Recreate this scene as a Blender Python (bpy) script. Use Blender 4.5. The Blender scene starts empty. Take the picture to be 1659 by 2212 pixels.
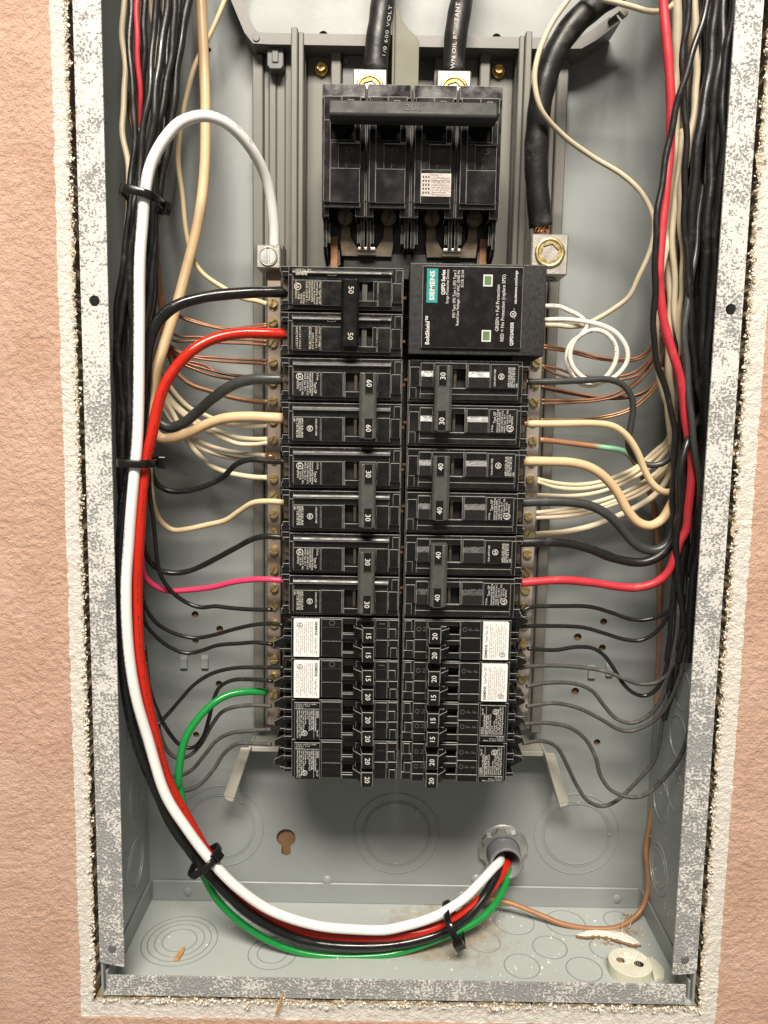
import bpy, bmesh, math, random
import numpy as np
from mathutils import Vector, Matrix
from mathutils.geometry import tessellate_polygon

# All dimensions below are millimetres: x to the right, y into the wall (0 = front lip of the steel box), z up.
MM = 0.001
random.seed(11)
scene = bpy.context.scene
col = scene.collection

# ------------------------------------------------------------------ camera
PITCH, ROLL = math.radians(6.70), math.radians(0.97)
fwd = Vector((0, math.cos(PITCH), -math.sin(PITCH)))
up0 = Vector((0, math.sin(PITCH), math.cos(PITCH)))
rt0 = Vector((1, 0, 0))
rt = rt0 * math.cos(ROLL) + up0 * math.sin(ROLL)
up = up0 * math.cos(ROLL) - rt0 * math.sin(ROLL)
cam = bpy.data.cameras.new('camera')
cam.sensor_fit = 'VERTICAL'
cam.sensor_height = 24.0
cam.lens = 24.0 * 1662.0 / 2212.0
cam.clip_start, cam.clip_end = 0.01, 50
co = bpy.data.objects.new('camera', cam)
m = Matrix.Identity(4)
for i in range(3):
    m[i][0], m[i][1], m[i][2] = rt[i], up[i], -fwd[i]
m[1][3] = -0.432
co.matrix_world = m
col.objects.link(co)
scene.camera = co

# ------------------------------------------------------------------ light
world = bpy.data.worlds.new('World')
scene.world = world
world.use_nodes = True
bg = world.node_tree.nodes['Background']
bg.inputs['Color'].default_value = (1.0, 0.92, 0.80, 1)
bg.inputs['Strength'].default_value = 0.25

def area(name, loc, target, sx, sy, power, color):
    l = bpy.data.lights.new(name, 'AREA')
    l.shape = 'RECTANGLE'
    l.size, l.size_y = sx, sy
    l.energy = power
    l.color = color
    o = bpy.data.objects.new(name, l)
    o.location = loc
    o.rotation_euler = (Vector(target) - Vector(loc)).to_track_quat('-Z', 'Y').to_euler()
    col.objects.link(o)
    return o
area('ceiling_lamp', (-0.02, -1.25, 1.30), (0.01, 0.0, -0.05), 0.95, 0.36, 75, (1.0, 0.915, 0.80))

vs = scene.view_settings
vs.view_transform = 'Standard'
vs.look = 'None'
vs.exposure = 0.0
vs.gamma = 1.0
vs.use_curve_mapping = False

# ------------------------------------------------------------------ materials
MATS = {}
class NT:
    def __init__(s, name):
        s.m = bpy.data.materials.new(name)
        s.m.use_nodes = True
        s.t = s.m.node_tree
        s.b = s.t.nodes['Principled BSDF']
        MATS[name] = s.m
    def n(s, typ, **kw):
        n = s.t.nodes.new(typ)
        for k, v in kw.items():
            if k in n.inputs.keys():
                n.inputs[k].default_value = v
            else:
                setattr(n, k, v)
        return n
    def l(s, a, b):
        s.t.links.new(a, b)
    def coord(s):
        return s.n('ShaderNodeTexCoord').outputs['Object']
    def noise(s, scale, detail=3, rough=0.55, vec=None, dist=0.0):
        n = s.n('ShaderNodeTexNoise', Scale=scale, Detail=detail, Roughness=rough, Distortion=dist)
        s.l(vec if vec else s.coord(), n.inputs['Vector'])
        return n.outputs['Fac']
    def ramp(s, fac, stops):
        r = s.n('ShaderNodeValToRGB')
        while len(r.color_ramp.elements) < len(stops):
            r.color_ramp.elements.new(0.5)
        for e, (p, c) in zip(r.color_ramp.elements, stops):
            e.position = p
            e.color = (c, c, c, 1) if isinstance(c, (int, float)) else (*c, 1)
        s.l(fac, r.inputs['Fac'])
        return r.outputs['Color']
    def mix(s, fac, a, b):
        n = s.n('ShaderNodeMix', data_type='RGBA')
        for sock, v in ((n.inputs['Factor'], fac), (n.inputs['A'], a), (n.inputs['B'], b)):
            pass
        fi, ai, bi = n.inputs[0], n.inputs[6], n.inputs[7]
        for sock, v in ((fi, fac), (ai, a), (bi, b)):
            if hasattr(v, 'is_linked'):
                s.l(v, sock)
            elif isinstance(v, (int, float)):
                sock.default_value = v
            else:
                sock.default_value = (*v, 1)
        return n.outputs[2]
    def math(s, op, a, b=0.0):
        n = s.n('ShaderNodeMath', operation=op)
        for i, v in enumerate((a, b)):
            if hasattr(v, 'is_linked'):
                s.l(v, n.inputs[i])
            else:
                n.inputs[i].default_value = v
        return n.outputs[0]
    def bump(s, h, strength, dist):
        n = s.n('ShaderNodeBump', Strength=strength, Distance=dist)
        s.l(h, n.inputs['Height'])
        s.l(n.outputs['Normal'], s.b.inputs['Normal'])
    def set(s, color=None, rough=None, metal=None, coat=None, spec=None):
        b = s.b.inputs
        if color is not None:
            if hasattr(color, 'is_linked'):
                s.l(color, b['Base Color'])
            else:
                b['Base Color'].default_value = (*color, 1)
        if rough is not None:
            if hasattr(rough, 'is_linked'):
                s.l(rough, b['Roughness'])
            else:
                b['Roughness'].default_value = rough
        if metal is not None: b['Metallic'].default_value = metal
        if coat is not None: b['Coat Weight'].default_value = coat
        if spec is not None: b['Specular IOR Level'].default_value = spec

def plastic(name, c, rough, var=0.25, scale=300, dust=None, dust_amt=0.5, bump=0.15, metal=0.0, spec=0.5):
    k = NT(name)
    n1 = k.noise(scale, 4)
    c2 = tuple(min(1, v * (1 + var)) for v in c)
    c1 = tuple(v * (1 - var) for v in c)
    cc = k.mix(n1, c1, c2)
    if dust:
        d = k.ramp(k.noise(scale * 0.35, 6, 0.7), [(dust_amt, 0.0), (dust_amt + 0.22, 1.0)])
        cc = k.mix(k.math('MULTIPLY', d, 0.55), cc, dust)
    r = k.ramp(k.noise(scale * 0.6, 3), [(0.3, max(0.05, rough - 0.1)), (0.7, min(1, rough + 0.12))])
    k.set(cc, r, metal, spec=spec)
    if bump:
        k.bump(k.noise(scale * 2.2, 3), bump, 0.0004)
    return k.m

# steel box paint
def paint(name, c, rough, dust=None, amt=0.6, scale=40):
    k = NT(name)
    cc = k.mix(k.noise(14, 4), tuple(v * .9 for v in c), tuple(v * 1.08 for v in c))
    if dust:
        d = k.ramp(k.noise(scale, 8, 0.72), [(amt, 0.0), (amt + 0.16, 1.0)])
        cc = k.mix(k.math('MULTIPLY', d, 0.75), cc, dust)
        sp = k.math('MULTIPLY', k.ramp(k.noise(420, 2), [(0.70, 0.0), (0.75, 1.0)]), k.ramp(k.noise(11, 2), [(0.50, 0.0), (0.62, 1.0)]))
        cc = k.mix(k.math('MULTIPLY', sp, 0.45), cc, (0.6, 0.59, 0.55))
    k.set(cc, k.ramp(k.noise(30, 4), [(0.3, rough - .08), (0.7, rough + .1)]), 0.0, spec=0.5)
    k.bump(k.noise(900, 2), 0.12, 0.0003)
    return k.m
GREY = (0.262, 0.284, 0.282)
paint('box_paint', GREY, 0.44, (0.40, 0.39, 0.35), 0.66, 22)
paint('box_paint_side', GREY, 0.36, (0.55, 0.54, 0.50), 0.66, 60)
paint('floor_paint', (0.33, 0.36, 0.345), 0.42)
paint('rail_paint', (0.158, 0.154, 0.135), 0.44)
paint('bracket_steel', (0.165, 0.16, 0.152), 0.40)
paint('leg_steel', (0.36, 0.35, 0.30), 0.5, (0.2, 0.19, 0.17), 0.62)
paint('barrier_fibre', (0.165, 0.16, 0.118), 0.6)
paint('ring_paint', (0.245, 0.262, 0.255), 0.5)
paint('standoff_plastic', (0.12, 0.123, 0.125), 0.4)

# floor of the box: brownish dust swept towards the middle
k = NT('floor_dusty')
pc = k.coord()
base = k.mix(k.noise(16, 4), (0.36, 0.39, 0.378), (0.43, 0.465, 0.45))
sep = k.n('ShaderNodeSeparateXYZ'); k.l(pc, sep.inputs[0])
dx = k.math('MULTIPLY', k.math('SUBTRACT', sep.outputs['X'], 0.045), 11.0)
dy = k.math('MULTIPLY', k.math('SUBTRACT', sep.outputs['Y'], 0.062), 16.0)
rr = k.math('ADD', k.math('MULTIPLY', dx, dx), k.math('MULTIPLY', dy, dy))
blob = k.ramp(k.math('ADD', rr, k.math('MULTIPLY', k.noise(70, 7, 0.7), 1.4)), [(0.55, 1.0), (1.0, 0.0)])
n2 = k.ramp(k.noise(45, 9, 0.75, dist=0.6), [(0.30, 0.0), (0.47, 1.0)])
cc = k.mix(k.math('MULTIPLY', k.math('MULTIPLY', blob, n2), 0.95), base, (0.30, 0.215, 0.125))
n3 = k.ramp(k.noise(33, 8, 0.7), [(0.63, 0.0), (0.70, 1.0)])
cc = k.mix(k.math('MULTIPLY', n3, 0.5), cc, (0.62, 0.58, 0.48))
k.set(cc, 0.5)
k.bump(k.noise(700, 3), 0.2, 0.0004)

# lips of the box: grey enamel under a blotched overspray of white wall texture
k = NT('lip_overspray')
v = k.coord()
sz = k.n('ShaderNodeSeparateXYZ'); k.l(v, sz.inputs[0])
hgt = k.math('MULTIPLY', sz.outputs['Z'], 0.13)
f1 = k.noise(600, 6, 0.68)
f2 = k.noise(150, 4, 0.6)
f3 = k.noise(34, 3, 0.5)
vo = k.n('ShaderNodeTexVoronoi', Scale=1150.0); k.l(v, vo.inputs['Vector'])
dots = k.ramp(vo.outputs['Distance'], [(0.22, 1.0), (0.40, 0.0)])
s1 = k.math('ADD', k.math('ADD', k.math('ADD', k.math('MULTIPLY', f1, 0.58), k.math('MULTIPLY', f2, 0.30)), k.math('MULTIPLY', f3, 0.24)), hgt)
blot = k.ramp(s1, [(0.49, 0.0), (0.55, 1.0)])
near = k.ramp(s1, [(0.38, 0.0), (0.50, 1.0)])
mask = k.math('MAXIMUM', blot, k.math('MULTIPLY', dots, near))
under = k.mix(k.noise(60, 4), (0.24, 0.255, 0.265), (0.33, 0.345, 0.345))
top = k.mix(k.noise(500, 4), (0.52, 0.51, 0.49), (0.70, 0.685, 0.66))
rust = k.ramp(k.noise(75, 5, 0.7), [(0.69, 0.0), (0.75, 1.0)])
top = k.mix(k.math('MULTIPLY', rust, 0.7), top, (0.42, 0.27, 0.13))
k.set(k.mix(mask, under, top), 0.85)
k.bump(k.math('ADD', k.math('MULTIPLY', mask, 0.8), k.math('MULTIPLY', k.noise(600, 4), 0.9)), 0.8, 0.0010)

# drywall: pink paint outside a bare white textured strip that the old cover left
k = NT('drywall_paint')
v = k.coord()
sx = k.n('ShaderNodeSeparateXYZ'); k.l(v, sx.inputs[0])
edge = k.math('MULTIPLY', k.math('SUBTRACT', k.noise(120, 3), 0.5), 0.003)
X = k.math('ADD', sx.outputs['X'], edge); Zc = k.math('ADD', sx.outputs['Z'], edge)
a = k.math('GREATER_THAN', X, -0.1805)
b = k.math('LESS_THAN', X, 0.2085)
c = k.math('GREATER_THAN', Zc, -0.3655)
inn = k.math('MULTIPLY', k.math('MULTIPLY', a, b), c)
pink = k.mix(k.ramp(k.noise(24, 6, 0.65), [(0.32, 0.0), (0.68, 1.0)]), (0.53, 0.335, 0.245), (0.645, 0.44, 0.345))
speck = k.ramp(k.noise(420, 5, 0.7), [(0.58, 0.0), (0.70, 1.0)])
pink = k.mix(k.math('MULTIPLY', speck, 0.45), pink, (0.70, 0.52, 0.42))
pit = k.ramp(k.noise(500, 5, 0.7), [(0.32, 1.0), (0.42, 0.0)])
pink = k.mix(k.math('MULTIPLY', pit, 0.18), pink, (0.30, 0.17, 0.12))
white = k.mix(k.noise(160, 5, 0.65), (0.66, 0.62, 0.56), (0.84, 0.81, 0.75))
pore = k.ramp(k.noise(330, 6, 0.72), [(0.34, 1.0), (0.42, 0.0)])
white = k.mix(k.math('MULTIPLY', pore, 0.35), white, (0.33, 0.30, 0.27))
# torn paper and gypsum right at the cut
ex = k.math('MINIMUM', k.math('SUBTRACT', -0.1695, sx.outputs['X']), 9.0)
dl = k.math('SUBTRACT', -0.1708, sx.outputs['X'])
dr = k.math('SUBTRACT', sx.outputs['X'], 0.1978)
db = k.math('SUBTRACT', -0.3525, sx.outputs['Z'])
dd = k.math('MAXIMUM', k.math('MAXIMUM', dl, dr), db)
torn = k.ramp(k.math('ADD', k.math('MULTIPLY', dd, 150.0), k.math('MULTIPLY', k.noise(180, 6, 0.7), 0.9)), [(0.55, 1.0), (0.85, 0.0)])
paper = k.mix(k.noise(240, 5, 0.7), (0.46, 0.31, 0.17), (0.74, 0.63, 0.46))
white = k.mix(k.math('MULTIPLY', torn, 0.75), white, paper)
k.set(k.mix(inn, pink, white), 0.92, spec=0.25)
k.bump(k.math('ADD', k.noise(760, 5, 0.66), k.math('MULTIPLY', k.noise(1900, 2), 0.25)), 0.95, 0.0016)

plastic('gypsum', (0.76, 0.73, 0.66), 0.95, 0.25, 500)
plastic('torn_paper', (0.58, 0.46, 0.30), 0.95, 0.45, 700)
plastic('stud_wood', (0.20, 0.115, 0.055), 0.8, 0.4, 60)

# wires
plastic('white_new', (0.80, 0.80, 0.78), 0.22, 0.03, 200, bump=0.03)
plastic('red_new', (0.50, 0.018, 0.008), 0.24, 0.08, 200, bump=0.04)
plastic('black_new', (0.010, 0.010, 0.010), 0.2, 0.2, 200, bump=0.08)
plastic('green_new', (0.010, 0.235, 0.045), 0.22, 0.1, 200, bump=0.04)
plastic('grey_wire', (0.045, 0.048, 0.047), 0.36, 0.25, 300, (0.16, 0.155, 0.14), 0.6)
plastic('black_wire', (0.014, 0.014, 0.014), 0.31, 0.35, 260, (0.13, 0.12, 0.105), 0.57)
plastic('black_gloss', (0.014, 0.014, 0.014), 0.28, 0.3, 300, (0.10, 0.095, 0.085), 0.62)
plastic('grey_dusty', (0.060, 0.058, 0.053), 0.55, 0.3, 300, (0.20, 0.185, 0.16), 0.5)
plastic('black_cable', (0.011, 0.011, 0.011), 0.42, 0.3, 140, (0.16, 0.155, 0.14), 0.53, 0.35)
plastic('cream_thick', (0.66, 0.47, 0.27), 0.42, 0.08, 120, (0.50, 0.36, 0.20), 0.66, 0.1)
plastic('cream_wire', (0.66, 0.52, 0.31), 0.4, 0.08, 160, (0.45, 0.33, 0.18), 0.66, 0.1)
plastic('cream_old', (0.58, 0.50, 0.36), 0.46, 0.1, 160, (0.40, 0.31, 0.19), 0.62, 0.1)
plastic('cream_brown', (0.40, 0.29, 0.19), 0.5, 0.15, 160)
plastic('white_old', (0.70, 0.61, 0.43), 0.42, 0.07, 160, (0.52, 0.42, 0.27), 0.64, 0.1)
plastic('white_dingy', (0.60, 0.50, 0.38), 0.48, 0.12, 160, (0.45, 0.34, 0.22), 0.58, 0.1)
plastic('white_coil', (0.74, 0.70, 0.62), 0.32, 0.04, 160, bump=0.05)
plastic('pink_wire', (0.70, 0.045, 0.13), 0.36, 0.1, 200, (0.6, 0.25, 0.28), 0.68, 0.08)
plastic('red_old', (0.52, 0.035, 0.050), 0.42, 0.15, 200, (0.55, 0.24, 0.22), 0.60, 0.12)
plastic('copper', (0.31, 0.15, 0.085), 0.42, 0.4, 160, (0.18, 0.08, 0.045), 0.52, 0.08, metal=0.45)
plastic('copper_dark', (0.20, 0.085, 0.045), 0.4, 0.35, 200, bump=0.05, metal=0.8)
plastic('copper_pale', (0.50, 0.30, 0.17), 0.4, 0.2, 200, bump=0.05, metal=0.6)
plastic('copper_brown', (0.30, 0.165, 0.09), 0.45, 0.25, 120, bump=0.05, metal=0.5)
plastic('copper_bright', (0.85, 0.42, 0.22), 0.3, 0.15, 300, bump=0.0, metal=1.0)
k = NT('copper_patina')
v = k.coord()
dn = k.n('ShaderNodeVectorMath', operation='DISTANCE'); k.l(v, dn.inputs[0])
dn.inputs[1].default_value = (0.049, 0.009, -0.0065)
pt = k.ramp(k.math('ADD', k.math('MULTIPLY', dn.outputs['Value'], 34.0), k.math('MULTIPLY', k.noise(300, 6, 0.7), 0.5)), [(0.50, 1.0), (0.72, 0.0)])
br = k.mix(k.noise(90, 5), (0.30, 0.14, 0.065), (0.48, 0.25, 0.13))
k.set(k.mix(pt, br, (0.26, 0.58, 0.38)), 0.5, 0.25)
k.bump(k.noise(500, 4), 0.2, 0.0005)

# breakers and metalwork
plastic('breaker_black', (0.0052, 0.005, 0.005), 0.26, 0.3, 260, (0.028, 0.026, 0.025), 0.64, 0.16)
plastic('breaker_edge', (0.23, 0.225, 0.215), 0.4, 0.75, 260)
plastic('breaker_gloss', (0.006, 0.0055, 0.0055), 0.36, 0.3, 260, (0.03, 0.028, 0.027), 0.62, 0.12)
plastic('breaker_deep', (0.003, 0.003, 0.003), 0.5, 0.2, 260)
plastic('breaker_raised', (0.014, 0.0135, 0.014), 0.30, 0.3, 500, bump=0.12)
plastic('surge_case', (0.011, 0.011, 0.011), 0.42, 0.15, 700, bump=0.35)
plastic('surge_face', (0.008, 0.0072, 0.0075), 0.20, 0.1, 300, bump=0.02)
plastic('main_black', (0.0085, 0.0072, 0.0085), 0.19, 0.3, 160, (0.045, 0.038, 0.040), 0.60, 0.08)
plastic('handle_grey', (0.066, 0.069, 0.063), 0.40, 0.4, 220, (0.15, 0.145, 0.125), 0.56, 0.25)
plastic('handle_main', (0.024, 0.026, 0.025), 0.58, 0.25, 200, (0.11, 0.11, 0.10), 0.6, 0.2)
plastic('handle_black', (0.006, 0.006, 0.006), 0.22, 0.2, 300, bump=0.1)
plastic('ink_white', (0.58, 0.575, 0.55), 0.6, 0.04, 900, bump=0)
plastic('ink_cream', (0.55, 0.50, 0.42), 0.6, 0.1, 900, bump=0)
plastic('ink_black', (0.03, 0.03, 0.03), 0.6, 0.1, 900, bump=0)
plastic('ink_faint', (0.075, 0.073, 0.07), 0.6, 0.4, 900, bump=0)
plastic('sticker_white', (0.76, 0.755, 0.74), 0.42, 0.06, 500, (0.45, 0.42, 0.36), 0.68, 0.05)
plastic('sticker_black', (0.0045, 0.0042, 0.0045), 0.33, 0.1, 500, bump=0.05)
plastic('sticker_foil', (0.40, 0.36, 0.33), 0.42, 0.15, 400, (0.2, 0.18, 0.16), 0.55, 0.3, metal=0.4)
plastic('teal_print', (0.018, 0.245, 0.235), 0.35, 0.04, 300, bump=0)
plastic('green_flag', (0.10, 0.175, 0.075), 0.35, 0.15, 300, bump=0)
plastic('lug_alu', (0.40, 0.38, 0.35), 0.42, 0.2, 420, (0.24, 0.21, 0.17), 0.60, 0.3, metal=0.6)
plastic('bar_alu', (0.30, 0.245, 0.20), 0.46, 0.2, 90, (0.24, 0.15, 0.10), 0.52, 0.25, metal=0.6)
plastic('bar_alu_pale', (0.46, 0.41, 0.37), 0.42, 0.12, 90, (0.35, 0.26, 0.20), 0.58, 0.2, metal=0.65)
plastic('brass', (0.60, 0.47, 0.23), 0.34, 0.3, 500, (0.20, 0.14, 0.07), 0.56, 0.15, metal=0.9)
plastic('brass_gold', (0.66, 0.45, 0.17), 0.28, 0.2, 400, bump=0.05, metal=1.0)
plastic('bronze', (0.15, 0.125, 0.095), 0.34, 0.4, 140, (0.10, 0.075, 0.05), 0.5, 0.2, metal=0.8)
plastic('screw_dark', (0.13, 0.10, 0.075), 0.45, 0.4, 500, bump=0.2, metal=0.7)
plastic('zinc', (0.50, 0.51, 0.50), 0.4, 0.15, 300, bump=0.1, metal=0.8)
plastic('pvc_grey', (0.185, 0.195, 0.205), 0.38, 0.1, 200, bump=0.08)
plastic('tie_black', (0.008, 0.008, 0.008), 0.22, 0.2, 300, bump=0.05)
plastic('cap_cream', (0.62, 0.61, 0.50), 0.6, 0.15, 120, (0.30, 0.40, 0.28), 0.60, 0.2)
plastic('wood_chip', (0.48, 0.24, 0.085), 0.75, 0.3, 300, bump=0.3)

# ------------------------------------------------------------------ mesh helpers
class MB:
    """collects shapes in mm and links them as one mesh object"""
    def __init__(s):
        s.v, s.f, s.mi, s.sm = [], [], [], []
    def add(s, vs, fs, mi=0, smooth=False):
        o = len(s.v)
        s.v += [tuple(p) for p in vs]
        s.f += [tuple(i + o for i in f) for f in fs]
        s.mi += [mi] * len(fs)
        s.sm += [smooth] * len(fs)
        return s
    def box(s, x0, x1, y0, y1, z0, z1, mi=0):
        x0, x1 = sorted((x0, x1)); y0, y1 = sorted((y0, y1)); z0, z1 = sorted((z0, z1))
        vs = [(x0, y0, z0), (x1, y0, z0), (x1, y1, z0), (x0, y1, z0), (x0, y0, z1), (x1, y0, z1), (x1, y1, z1), (x0, y1, z1)]
        return s.add(vs, [(0, 3, 2, 1), (4, 5, 6, 7), (0, 1, 5, 4), (1, 2, 6, 5), (2, 3, 7, 6), (3, 0, 4, 7)], mi)
    def prism(s, poly, a0, a1, axis='y', mi=0):
        """extrude a 2D polygon: axis y -> (x,z) poly; x -> (y,z); z -> (x,y)"""
        n = len(poly)
        area2 = sum(poly[i][0] * poly[(i + 1) % n][1] - poly[(i + 1) % n][0] * poly[i][1] for i in range(n))
        if area2 < 0: poly = poly[::-1]
        def P(p, a):
            return (p[0], a, p[1]) if axis == 'y' else (a, p[0], p[1]) if axis == 'x' else (p[0], p[1], a)
        lo, hi = min(a0, a1), max(a0, a1)
        vs = [P(p, lo) for p in poly] + [P(p, hi) for p in poly]
        fl = (axis == 'y')
        fs = [tuple(range(n)) if fl else tuple(range(n))[::-1], tuple(range(n, 2 * n))[::-1] if fl else tuple(range(n, 2 * n))]
        for i in range(n):
            j = (i + 1) % n
            fs.append((i, n + i, n + j, j) if fl else (i, j, n + j, n + i))
        return s.add(vs, fs, mi)
    def lathe(s, prof, c, axis='y', seg=28, mi=0, smooth=True, a0=0.0, a1=2 * math.pi):
        """prof: (radius, along) pairs about a point c"""
        full = abs(a1 - a0 - 2 * math.pi) < 1e-6
        ns = seg if full else seg + 1
        vs, fs = [], []
        for i in range(ns):
            t = a0 + (a1 - a0) * i / seg
            ca, sa = math.cos(t), math.sin(t)
            for r, h in prof:
                p = (r * ca, h, r * sa) if axis == 'y' else (h, r * ca, r * sa) if axis == 'x' else (r * ca, r * sa, h)
                vs.append((p[0] + c[0], p[1] + c[1], p[2] + c[2]))
        k = len(prof)
        for i in range(seg):
            j = (i + 1) % ns
            for q in range(k - 1):
                fs.append((i * k + q, j * k + q, j * k + q + 1, i * k + q + 1))
        return s.add(vs, fs, mi, smooth)
    def disc(s, c, r, axis='y', seg=28, mi=0):
        vs = []
        for i in range(seg):
            t = 2 * math.pi * i / seg
            p = (r * math.cos(t), 0, r * math.sin(t)) if axis == 'y' else (0, r * math.cos(t), r * math.sin(t)) if axis == 'x' else (r * math.cos(t), r * math.sin(t), 0)
            vs.append(tuple(p[q] + c[q] for q in range(3)))
        return s.add(vs, [tuple(range(seg))], mi)
    def cyl(s, c, r, y0, y1, axis='y', seg=24, mi=0, bev=0.0):
        prof = [(0.0001, y0), (r - bev, y0), (r, y0 + bev), (r, y1)] if bev else [(0.0001, y0), (r, y0), (r, y1)]
        return s.lathe(prof, c, axis, seg, mi, smooth=False)
    def tube(s, pts, rad, seg=12, mi=0, cap=True):
        n = len(pts)
        P = [Vector(p) for p in pts]
        T = [(P[min(i + 1, n - 1)] - P[max(i - 1, 0)]).normalized() for i in range(n)]
        ref = Vector((0, -1, 0.01))
        if abs(T[0].dot(ref)) > 0.95: ref = Vector((0.01, 0, 1))
        N = (ref - T[0] * ref.dot(T[0])).normalized()
        vs, fs = [], []
        for i in range(n):
            N = (N - T[i] * N.dot(T[i])).normalized()
            B = T[i].cross(N)
            r = rad[i] if hasattr(rad, '__len__') else rad
            for q in range(seg):
                a = 2 * math.pi * q / seg
                vs.append(P[i] + (N * math.cos(a) + B * math.sin(a)) * r)
        for i in range(n - 1):
            for q in range(seg):
                w = (q + 1) % seg
                fs.append((i * seg + q, i * seg + w, (i + 1) * seg + w, (i + 1) * seg + q))
        s.add(vs, fs, mi, True)
        if cap:
            o = len(s.v) - n * seg
            s.f.append(tuple(o + q for q in range(seg))[::-1]); s.mi.append(mi); s.sm.append(False)
            s.f.append(tuple(o + (n - 1) * seg + q for q in range(seg))); s.mi.append(mi); s.sm.append(False)
        return s
    def plate(s, outer, holes, y0, y1, mi=0, plane='xz'):
        """flat plate with real holes; plane xz extruded in y, or yz extruded in x, or xy extruded in z"""
        def P(p, a):
            return (p[0], a, p[1]) if plane == 'xz' else (a, p[0], p[1]) if plane == 'yz' else (p[0], p[1], a)
        loops = [outer] + holes
        flat = [p for l in loops for p in l]
        tris = tessellate_polygon([[Vector((p[0], p[1], 0)) for p in l] for l in loops])
        n = len(flat)
        vs = [P(p, y0) for p in flat] + [P(p, y1) for p in flat]
        fs = [tuple(t) for t in tris] + [tuple(i + n for i in t[::-1]) for t in tris]
        o = 0
        for l in loops:
            for i in range(len(l)):
                j = (i + 1) % len(l)
                fs.append((o + i, o + j, n + o + j, n + o + i))
            o += len(l)
        return s.add(vs, fs, mi)
    def mesh(s, name, mats, origin=(0, 0, 0), fix=True):
        me = bpy.data.meshes.new(name)
        me.from_pydata([((p[0] - origin[0]) * MM, (p[1] - origin[1]) * MM, (p[2] - origin[2]) * MM) for p in s.v], [], s.f)
        for mt in mats: me.materials.append(MATS[mt])
        me.polygons.foreach_set('material_index', s.mi)
        me.polygons.foreach_set('use_smooth', s.sm)
        if fix:
            b = bmesh.new(); b.from_mesh(me)
            bmesh.ops.recalc_face_normals(b, faces=b.faces)
            b.to_mesh(me); b.free()
        me.update()
        return me
    def build(s, name, mats, parent=None, origin=None, bevel=0.0, bevel_mat=-1, seg=1, tags=None):
        if isinstance(mats, str): mats = [mats]
        org = origin if origin else (0, 0, 0)
        o = bpy.data.objects.new(name, s.mesh(name, mats, org))
        if parent: o.parent = parent
        o.location = Vector(org) * MM
        col.objects.link(o)
        if bevel:
            add_bevel(o, bevel, bevel_mat, seg)
        if tags: tag(o, *tags)
        return o

def add_bevel(o, w, mat=-1, seg=1):
    md = o.modifiers.new('bevel', 'BEVEL')
    md.width = w * MM
    md.segments = seg
    md.limit_method = 'ANGLE'
    md.angle_limit = math.radians(40)
    md.material = mat
    md.use_clamp_overlap = True

def tag(o, label=None, cat=None, group=None, kind=None):
    if label: o['label'] = label
    if cat: o['category'] = cat
    if group: o['group'] = group
    if kind: o['kind'] = kind
    return o

def thing(name, loc, label, cat, group=None, rot=0.0):
    o = bpy.data.objects.new(name, None)
    o.empty_display_size = 0.01
    o.location = Vector(loc) * MM
    o.rotation_euler = (0, rot + (random.uniform(-.0035, .0035) if 'breaker' in name and name != 'main_breaker' else 0), 0)
    col.objects.link(o)
    return tag(o, label, cat, group)

def circle(cx, cz, r, n=24):
    return [(cx + r * math.cos(2 * math.pi * i / n), cz + r * math.sin(2 * math.pi * i / n)) for i in range(n)]

# lettering -------------------------------------------------------
_glyph = {}
def glyphs(txt, bold, spacing=1.0):
    key = (txt, bold, spacing)
    if key not in _glyph:
        cu = bpy.data.curves.new('lettering', 'FONT')
        cu.body = txt
        cu.resolution_u = 2
        cu.offset = bold
        cu.space_character = spacing
        ob = bpy.data.objects.new('lettering', cu)
        col.objects.link(ob)
        dg = bpy.context.evaluated_depsgraph_get()
        dg.update()
        me = bpy.data.meshes.new_from_object(ob.evaluated_get(dg))
        vs = [(p.co.x, p.co.y) for p in me.vertices]
        fs = [tuple(p.vertices) for p in me.polygons]
        bpy.data.objects.remove(ob); bpy.data.curves.remove(cu); bpy.data.meshes.remove(me)
        w = max([p[0] for p in vs], default=0)
        _glyph[key] = (vs, fs, w)
    return _glyph[key]

def put_text(mb, txt, pos, height, y, direction='right', align='l', bold=0.0, squeeze=1.0, width=None, mi=0, spacing=1.0, thick=0.0):
    """pos=(x,z) baseline start; height = capital height in mm; direction: right, down (top of letters to +x), up (top to -x)"""
    vs, fs, w = glyphs(txt, bold, spacing)
    sc = height / 0.70
    sq = squeeze
    if width: sq = width / max(1e-6, w * sc)
    off = -w * sc * sq * (0.5 if align == 'c' else 1.0 if align == 'r' else 0.0)
    def T(p):
        tx, ty = p[0] * sc * sq + off, p[1] * sc
        if direction == 'right': return (pos[0] + tx, y, pos[1] + ty)
        if direction == 'down': return (pos[0] + ty, y, pos[1] - tx)
        return (pos[0] - ty, y, pos[1] + tx)
    base = [T(p) for p in vs]
    mb.add(base, fs, mi)
    if thick:
        n = len(vs)
        cnt = {}
        for f in fs:
            for i in range(len(f)):
                e = (f[i], f[(i + 1) % len(f)])
                cnt[tuple(sorted(e))] = cnt.get(tuple(sorted(e)), 0) + 1
        edges = [e for e, c_ in cnt.items() if c_ == 1]
        o = len(mb.v)
        mb.v += [(p[0], p[1] + thick, p[2]) for p in base]
        for a_, b_ in edges:
            mb.f.append((o - n + a_, o - n + b_, o + b_, o + a_)); mb.mi.append(mi); mb.sm.append(False)
    return mb

def ring(mb, c, r0, r1, y, n=20, mi=0):
    vs, fs = [], []
    for i in range(n):
        t = 2 * math.pi * i / n
        for r in (r0, r1): vs.append((c[0] + r * math.cos(t), y, c[1] + r * math.sin(t)))
    for i in range(n):
        j = (i + 1) % n
        fs.append((2 * i, 2 * i + 1, 2 * j + 1, 2 * j))
    mb.add(vs, fs, mi)

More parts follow.
